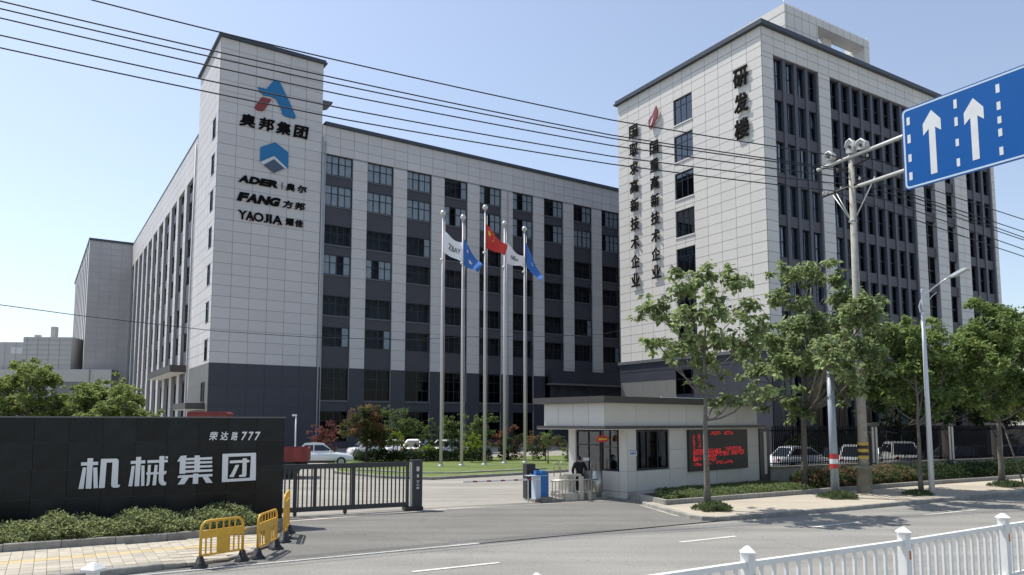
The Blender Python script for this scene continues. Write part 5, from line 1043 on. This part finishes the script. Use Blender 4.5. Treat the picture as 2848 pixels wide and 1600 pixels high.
for u, s_, up in ((-1.15, .40, .42), (-.1, .42, .62), (.42, .46, .46)):
    c = thing('traffic_camera', {-1.15: 'small outermost traffic camera on the left end of the sign arm', -.1: 'largest curled traffic camera housing above the pole top', .42: 'boxy traffic camera just right of the pole top'}[u], 'camera', (14.8 + dx * u, 30.8 + dy * u, 14.6), AR - math.pi / 2, 'cameras on the sign arm')
    w = s_ * .5
    link('housing', MB().extr([(-w, .12), (-w * 1.1, up * .6), (-w * .7, up), (w * .3, up * 1.05), (w * .9, up * .8), (w, up * .35), (w * .5, .05)], -.12, .12), M['insul'], c); link('shroud', MB().tube([(-w * 1.2, -.13, up * .62), (-w * .8, -.14, up * 1.0), (0, -.14, up * 1.12), (w * .8, -.14, up * .8), (w * .6, -.14, up * .3)], .035, 7), M['white'], c); link('lens', MB().tube([(-w * .1, -.13, up * .55), (-w * .1, -.19, up * .55)], .07, 10), M['trim'], c); link('bracket', MB().tube([(0, 0, 0), (0, 0, .2)], .03, 6), M['galv'], c)
rp = thing('banded_post', 'short grey post with two red bands whose top vanishes into the tree', 'post', (12.8, 29.44, .12), 0)
link('shaft', MB().tube([(0, 0, 0), (-.02, 0, 5.2)], [.165, .13], 14), M['greypost'], rp)
for z, m in ((1.12, 'pred'), (1.30, 'signwhite'), (1.50, 'pred')): link('band', MB().lathe([(.165, 0), (.165, .195)], 18, (0, 0, z)), M[m], rp)
link('cable', MB().tube([(.1, -.1, 4.6), (.3, -.1, 4.2), (.05, -.15, 3.7)], .012, 5), M['wire'], rp)
lp = thing('street_lamp', 'tall white street lamp with curved arm and flat head', 'street lamp', (16.95, 30.0, .12), AR - math.pi / 2)
link('pole', MB().tube([(0, 0, 0), (0, 0, 4), (0, 0, 7.4)], [.115, .09, .07], 14), M['lamp'], lp); link('pole_tip', MB().tube([(0, 0, 7.4), (0, 0, 8.35)], .035, 10).ball((0, 0, 8.38), .045, 8, 6), M['lamp'], lp)
link('arm', MB().tube([(0.02, 0, 7.35), (-.10, 0, 7.5), (-.13, 0, 7.72), (-.05, 0, 7.95), (.15, 0, 8.16), (.5, 0, 8.42), (.9, 0, 8.63), (1.15, 0, 8.74)], [.035, .034, .033, .033, .033, .032, .032, .03], 8), M['lamp'], lp); link('arm_brace', MB().tube([(.02, 0, 7.4), (.2, 0, 7.85), (.45, 0, 8.1), (.62, 0, 8.2)], .016, 6), M['lamp'], lp)
link('lamp_head', MB().extr([(1.1, 8.70), (1.25, 8.80), (1.7, 8.98), (1.84, 8.99), (1.9, 8.94), (1.55, 8.80), (1.35, 8.72)], -.13, .13), M['lamp'], lp); link('base_plate', MB().box(-.2, .2, -.2, .2, 0, .03), M['galv'], lp)
def wire(label, pts, r=.022, sag=None, seg=18):
    P = []
    for (a, b) in zip(pts[:-1], pts[1:]):
        a, b = Vector(a), Vector(b); s = 0.012 * (b - a).length if sag is None else sag
        for i in range(seg): f = i / seg; P.append(a.lerp(b, f) - Vector((0, 0, 4 * s * f * (1 - f))))
    P.append(Vector(pts[-1])); o = link('cable', MB().tube(P, r, 5), M['wire']); tag(o, label, 'cable', 'overhead cables to the concrete pole'); return o
def wl(l, left, mid, right, Dm=30.8):
    m_ = at(mid[0], mid[1], Dm); s = [at(*q) for q in left]; e = [at(*q) for q in right]
    return wire(l, [s[0], *s[1:], m_, *e])
names = ['topmost', 'second from top', 'third from top', 'fourth from top', 'fifth from top', 'lowest of the six']
LW_ = [((255, 0, 20.5), (960, 173, 24.2)), ((0, 3, 19.4), (960, 223.5, 24.2)), ((0, 24, 19.4), (960, 239.7, 24.2)), ((0, 50, 19.4), (960, 265.7, 24.2)), ((0, 98, 19.4), (960, 303.5, 24.2)), ((0, 133, 19.4), (960, 333, 24.2))]
MID = [(2308, 431), (2330, 468), (2345, 475), (2350, 494), (2348, 513), (2315, 531)]
RW = [(2848, 611), (2848, 645), (2848, 661), (2848, 668), (2848, 694), (2848, 714)]
W17 = [334, 376, 385, 405, 435, 457]
for i in range(6):
    a, b = LW_[i]; d0 = ray(a[0], a[1]); 
    p0 = at(*a); p1 = at(*b); ext = p0 + (p0 - p1) * .5; ext.z = p0.z + .3; m_ = at(*MID[i], 30.8); p17 = at(1700, W17[i], 27.6); e_ = at(*RW[i], 39)
    ee = e_ + (e_ - m_) * .8
    wire(['cable crossing the sky as the topmost line', 'second cable below the topmost line', 'third cable counted from the topmost', 'fourth cable counted from the topmost', 'fifth cable counted from the topmost', 'lowest of the six cables crossing the sign tower'][i], [ext, p0, p1, p17, m_, e_, ee], .024, sag=.03, seg=10)
o = wire('thin low cable sagging across the office building at mid height', [at(-150, 835, 34), at(0, 848, 36), at(221, 878, 40), at(600, 921, 48), at(860, 938, 53), at(1129, 946, 60), at(1300, 937, 64), at(1512, 936, 69), at(1677, 930, 74), at(1727, 918, 78)], .022, sag=.0, seg=4); o['group'] = 'x'; del o['group']
lw = thing('camera_pole', 'thin white camera pole in front of the dark tower base', 'pole', tuple(at(823, 1172, 50))[:2] + (0,), 0); link('shaft', MB().tube([(0, 0, 0), (0, 0, 3.5)], .05, 8), M['white'], lw); link('camera_head', MB().box(-.25, .05, -.08, .08, 3.45, 3.58), M['white'], lw)

# ------------------------------------------------------------------ iron fence with pillars
FY = R(27.5); fn = thing('iron_fence', 'black iron bar fence on a low grey wall beside the car park', 'fence', (12.9, 36.6, 0), FY)
boxpart('base_wall', mat('fence_wall', (.30, .29, .265), .85, var=.15, vscale=2), fn, -.3, 34, -.12, .12, 0, .80); boxpart('wall_cap', M['concdk'], fn, -.3, 34, -.2, .2, .81, .88)
pls = [7.25, 13.95, 18.8, 25.5, 32.0]
for z in (1.0, 2.62): boxpart('rail', M['fence'], fn, -.2, 34, -.025, .025, z, z + .05)
bars = [x for x in np.arange(0.0, 34, .125) if all(abs(x - p) > .33 for p in pls)]; rest = MB()
for i, x in enumerate(bars):
    x = float(x)
    if i < 150: boxpart('bar', M['fence'], fn, x - .022, x + .022, -.02, .02, .89, 2.86)
    else: rest.box(x - .022, x + .022, -.02, .02, .89, 2.86)
link('bars', rest, M['fence'], fn)['kind'] = 'stuff'
for k, p in enumerate(pls):
    P = thing('fence_pillar', ['fence pillar hidden beside the concrete pole', 'fence pillar right of the street lamp', 'capped fence pillar left of the rightmost tree', 'fence pillar past the right edge', 'last fence pillar far right'][k], 'pillar', tuple(Frame((12.9, 36.6), FY).w(p, 0)), FY, 'pillars of the iron fence')
    boxpart('shaft', M['bronze'], P, -.24, .24, -.3, .3, 0, 2.86); boxpart('strip', M['gh'], P, -.22, -.06, -.33, -.3, .9, 2.8); boxpart('strip', M['gh'], P, .06, .22, -.33, -.3, .6, 2.8); boxpart('cap', M['bronze'], P, -.32, .32, -.38, .38, 2.86, 3.02)

# ------------------------------------------------------------------ cars
def make_car(label, loc, yaw, paint, L=4.4, W=1.78, H=1.48, suv=False, name='parked_car', cat='car', group='cars parked inside the compound'):
    t = thing(name, label, cat, loc, yaw, group); p = M[paint]; zb = .28; belt = H * (.62 if not suv else .60); h2 = L / 2; w2 = W / 2
    # lower body : cross-sections along x
    secs = [(-h2, .45, belt - .18, .80), (-h2 + .18, zb, belt - .03, .93), (-h2 + .9, zb, belt + .02, 1), (0.1, zb - .02, belt, 1), (h2 - 1.35, zb, belt - .02, 1), (h2 - .45, zb, belt - .14, .95), (h2 - .08, zb + .05, belt - .28, .84), (h2, .42, belt - .36, .74)]
    mb = MB(); vs = []
    for x, z0, z1, k in secs:
        ww = w2 * k; vs += [(x, -ww * .94, z0), (x, -ww, (z0 + z1) / 2), (x, -ww * .96, z1 - .04), (x, -ww * .82, z1), (x, ww * .82, z1), (x, ww * .96, z1 - .04), (x, ww, (z0 + z1) / 2), (x, ww * .94, z0)]
    n = 8; fs = [(i * n + k, i * n + (k + 1) % n, (i + 1) * n + (k + 1) % n, (i + 1) * n + k) for i in range(len(secs) - 1) for k in range(n)]; fs += [tuple(range(n))[::-1], tuple((len(secs) - 1) * n + k for k in range(n))]
    mb.add(vs, fs, True); link('body', mb, p, t)
    # greenhouse
    r0, r1 = (-h2 + .35, -h2 + .95) if suv else (-h2 + .55, -h2 + 1.15); f0, f1 = h2 - 1.25, h2 - 2.05; zt = H; wb_, wt = w2 * .9, w2 * .68
    B = [(r0, belt - .03), (r1, zt - .05), ((r1 + f1) / 2, zt), (f1, zt - .05), (f0, belt - .06)]
    g = MB(); vs = [(x, -(wb_ if z < zt - .2 else wt), z) for x, z in B] + [(x, (wb_ if z < zt - .2 else wt), z) for x, z in B]
    g.add(vs, [(0, 1, 2, 3, 4)[::-1], (5, 6, 7, 8, 9), (1, 6, 7, 2)[::-1], (2, 7, 8, 3)[::-1], (0, 5, 6, 1)[::-1], (3, 8, 9, 4)[::-1]], False); link('cabin', g, p, t)
    def side(s_, xa, xb, ya, yb):
        def pt(x, f): f = .1 + f * .86; w_ = wb_ + (wt - wb_) * f + .008; return (x, s_ * w_, belt - .01 + (zt - .05 - belt) * f)
        return MB().add([pt(xa, .1), pt(xb, .1), pt(yb, .86), pt(ya, .86)], [(0, 1, 2, 3) if s_ < 0 else (3, 2, 1, 0)])
    mx_ = (r1 + f1) / 2
    for s_ in (-1, 1):
        link('side_window', side(s_, r0 + .28, mx_ - .05, r1 + .06, mx_ - .05), M['carglass'], t); link('side_window', side(s_, mx_ + .03, f0 - .22, mx_ + .03, f1 - .04), M['carglass'], t)
        link('mirror', MB().ball((f0 - .35, s_ * (w2 + .05), belt + .05), .09, 8, 6, 1, .8, .7), p, t)
        link('headlight', MB().ball((h2 - .12, s_ * w2 * .66, belt - .36), .13, 8, 6, .7, 1.1, .6), M['lens'], t); link('tail_light', MB().ball((-h2 + .05, s_ * w2 * .68, belt - .2), .12, 8, 6, .5, 1.1, .9), M['taill'], t)
        link('sill_trim', MB().box(-h2 + .95, h2 - 1.25, s_ * w2 - .03 if s_ > 0 else -w2 - .01, s_ * w2 + .01 if s_ > 0 else -w2 + .03, .24, .38), M['trim'], t)
        for x in (-h2 + .82, h2 - .85):
            wl_ = link('wheel', MB().tube([(x, s_ * (w2 - .2), .32), (x, s_ * (w2 + .01), .32)], .32, 20), M['tyre'], t); link('rim', MB().tube([(x, s_ * (w2 + .0), .32), (x, s_ * (w2 + .02), .32)], .20, 14), M['rim'], wl_)
    link('windscreen', MB().add([(f0 - .03 + .012, -wb_ * .9, belt), (f0 - .03 + .012, wb_ * .9, belt), (f1 + .05, wt * .9, zt - .08), (f1 + .05, -wt * .9, zt - .08)], [(0, 1, 2, 3)]), M['carglass'], t)
    link('rear_window', MB().add([(r0 + .03 - .012, -wb_ * .85, belt + .03), (r0 + .03 - .012, wb_ * .85, belt + .03), (r1 - .05, wt * .85, zt - .1), (r1 - .05, -wt * .85, zt - .1)], [(3, 2, 1, 0)]), M['carglass'], t)
    link('grille', MB().box(h2 - .02, h2 + .01, -.4, .4, .36, belt - .42), M['trim'], t); link('number_plate', MB().box(-h2 - .012, -h2 + .01, -.24, .24, .5, .62), M['signwhite'], t)
    return t
def pc(x, D): v = at(x, 1172, D); return (v.x, v.y, 0)
make_car('white hatchback parked behind the red truck bed', pc(898, 52), R(14), 'carwhite', 4.3, H=1.62, suv=True)
make_car('white sedan behind the first fence panel right of the guardhouse', pc(2225, 45), R(20), 'carwhite', 4.5, H=1.62)
make_car('dark sedan between the white sedan and the white minivan', pc(2318, 47), R(70), 'cardark', 4.5)
make_car('white minivan parked left of the concrete pole', pc(2375, 45), R(62), 'carwhite', 4.5, H=1.72, suv=True)
make_car('silver car behind the fence right of the concrete pole', pc(2440, 47), R(35), 'carsilver', 4.3)
make_car('white van with rounded roof left of the street lamp', pc(2490, 45.5), R(78), 'carwhite', 4.6, H=1.9, suv=True)
make_car('dark car in the shade right of the street lamp', pc(2660, 50), R(25), 'cardark', 4.5)
make_car('dark car behind the fence left of the rightmost tree', pc(2735, 51), R(40), 'cardark', 4.4)
make_car('silver car glimpsed at the far right behind the fence', pc(2825, 52), R(30), 'carsilver', 4.5)
make_car('white car hidden behind the hedge under the maple', pc(1045, 61), R(30), 'carwhite', 4.4, H=1.6)
make_car('white car with its nose behind the maple trunk', pc(1105, 62), R(60), 'carwhite', 4.4, H=1.6)
make_car('white car behind the hedge left of the bonsai', pc(1165, 62), R(75), 'carwhite', 4.4, H=1.65)
make_car('silver car behind the hedge between the first flagpoles', pc(1255, 63), R(50), 'carsilver', 4.4, H=1.6)
tk = thing('red_truck', 'red flatbed truck half hidden behind the sign wall and gate', 'truck', (-13.6, 41.0, 0), R(12))
boxpart('cab', M['truckred'], tk, -4.0, -1.95, -1.05, 1.05, .9, 3.5); link('cab_roof', MB().extr([(-4.0, 3.5), (-3.9, 3.62), (-2.05, 3.62), (-1.95, 3.5)], -1.02, 1.02), M['truckred'], tk); boxpart('windscreen', M['carglass'], tk, -4.02, -4.0, -.9, .9, 2.1, 3.2); boxpart('side_window', M['carglass'], tk, -3.6, -2.5, -1.06, -1.05, 2.2, 3.15)
boxpart('bed', M['truckred'], tk, -1.7, 2.3, -1.1, 1.1, .92, 1.05); boxpart('bed_side', M['truckred'], tk, -1.7, 2.3, -1.14, -1.08, 1.05, 1.66); boxpart('bed_side', M['truckred'], tk, -1.7, 2.3, 1.08, 1.14, 1.05, 1.66); boxpart('tailgate', M['truckred'], tk, 2.24, 2.3, -1.08, 1.08, 1.05, 1.66)
for k in range(6): boxpart('bed_rib', M['truckred'], tk, -1.5 + .7 * k, -1.44 + .7 * k, -1.17, -1.14, 1.05, 1.64)
boxpart('chassis', M['trim'], tk, -4, 2.2, -.45, .45, .6, .9)
for x in (-3.2, 1.3):
    for s_ in (-1, 1): w_ = link('wheel', MB().tube([(x, s_ * .8, .48), (x, s_ * 1.08, .48)], .48, 20), M['tyre'], tk); link('rim', MB().tube([(x, s_ * 1.07, .48), (x, s_ * 1.1, .48)], .25, 14), M['trim'], w_)

# ------------------------------------------------------------------ yellow plastic barriers
def ybar(label, a, b, h=.97):
    a = Vector((a[0], a[1], 0)); b = Vector((b[0], b[1], 0)); L = (b - a).length; yaw = math.atan2((b - a).y, (b - a).x)
    t = thing('crowd_barrier', label, 'barrier', a, yaw, 'yellow plastic barriers at the driveway'); r = .03
    arc = [(0, 0, .2), (0, 0, h - .16), (.03, 0, h - .07), (.1, 0, h - .01), (.2, 0, h), (L - .2, 0, h), (L - .1, 0, h - .01), (L - .03, 0, h - .07), (L, 0, h - .16), (L, 0, .2)]
    link('frame', MB().tube(arc, r, 8), M['yellow'], t); boxpart('band', M['yellow'], t, .02, L - .02, -.022, .022, h - .36, h - .19); boxpart('bottom_rail', M['yellow'], t, .02, L - .02, -.02, .02, .24, .28)
    boxpart('middle_panel', M['yellow'], t, L * .38, L * .68, -.018, .018, .28, h - .36)
    for f in (.12, .24, .78, .9): boxpart('slat', M['yellow'], t, L * f - .014, L * f + .014, -.014, .014, .28, h - .36)
    for f in (.2, .36, .52, .66, .8): boxpart('slat', M['yellow'], t, L * f - .012, L * f + .012, -.012, .012, h - .19, h - .02)
    boxpart('hook', M['yellow'], t, L + .02, L + .09, -.015, .015, h - .3, h - .26)
    for x in (0, L): link('foot', MB().lathe([(.2, 0), (.2, .03), (.12, .1), (.07, .24), (.05, .25), (.0, .25)], 4, (x, 0, 0)), M['foot'], t)
ybar('yellow barrier nearest the camera on the left pavement edge', (-6.62, 15.91), (-6.02, 16.72)); ybar('yellow barrier in the middle of the row, turned end on', (-5.76, 16.95), (-5.74, 18.2)); ybar('rearmost yellow barrier by the right end of the black wall', (-5.86, 19.2), (-6.2, 20.7), 1.2)
fo = link('spare_foot', MB().lathe([(.22, 0), (.22, .03), (.12, .1), (.07, .24), (.0, .25)], 4), M['foot'], None, (-6.0, 19.7, 0), .6); tag(fo, 'loose black barrier foot beside the rearmost yellow barrier', 'barrier foot')

# ------------------------------------------------------------------ white road railing
RY = R(32.5)
Dp = lambda x, y, z: G(x, y, z)
posts = [G(2079, 1518, 1.32), G(2512, 1465, 1.32), G(2788.7, 1427, 1.32)]
lft = G(260.6, 1563, 1.32)
dirr = (posts[2] - posts[0]).normalized(); sp = (posts[2] - posts[0]).length / 2
allp = [posts[0] - dirr * sp] + posts + [posts[2] + dirr * sp * k for k in (1, 2, 3)]
RZ = math.atan2(dirr.y, dirr.x)
gname = 'posts of the white road railing'
def post(p, label, k):
    t = thing('railing_post', label, 'post', (p.x, p.y, 0), RZ, gname); boxpart('shaft', M['railing'], t, -.075, .075, -.075, .075, 0.03, 1.20); link('cap', MB().lathe([(.135, 0), (.15, .02), (.15, .035), (.12, .055), (.07, .09), (.03, .115), (0.0, .12)], 4, (0, 0, 1.20), smooth=False), M['railing'], t).rotation_euler = (0, 0, 0)
    link('base', MB().lathe([(.3, 0), (.28, .08), (.12, .12)], 8), M['railing'], t); boxpart('reflector', M['rust'], t, .02, .06, -.085, -.075, .78, .92)
    return t
plab = ['railing post left of the first visible one, below the picture', 'first white capped railing post from the left in the lower right', 'second white capped railing post in the lower right', 'third capped railing post near the right edge', 'railing post past the right edge', 'fifth railing post off to the right', 'sixth railing post off to the right']
for k, p in enumerate(allp): post(p, plab[k], k)
post(lft, 'lone white railing post top at the bottom left edge', 9)
pl_ = ['railing panel running off the bottom edge', 'railing panel between the first and second capped posts', 'railing panel between the second and third capped posts', 'railing panel at the right edge', 'railing panel beyond the right edge', 'railing panel far to the right']
for k in range(6):
    a = allp[k]; dv = allp[k + 1] - a; sp = dv.length; RZ = math.atan2(dv.y, dv.x); t = thing('road_railing', pl_[k], 'railing', (a.x, a.y, 0), RZ, 'panels of the white road railing')
    boxpart('top_rail', M['railing'], t, .076, sp - .076, -.045, .045, 1.02, 1.10); boxpart('bottom_rail', M['railing'], t, .076, sp - .076, -.03, .03, .10, .16)
    for j in range(13): x = sp * (j + 1) / 14; boxpart('baluster', M['railing'], t, x - .03, x + .03, -.018, .018, .16, 1.02)
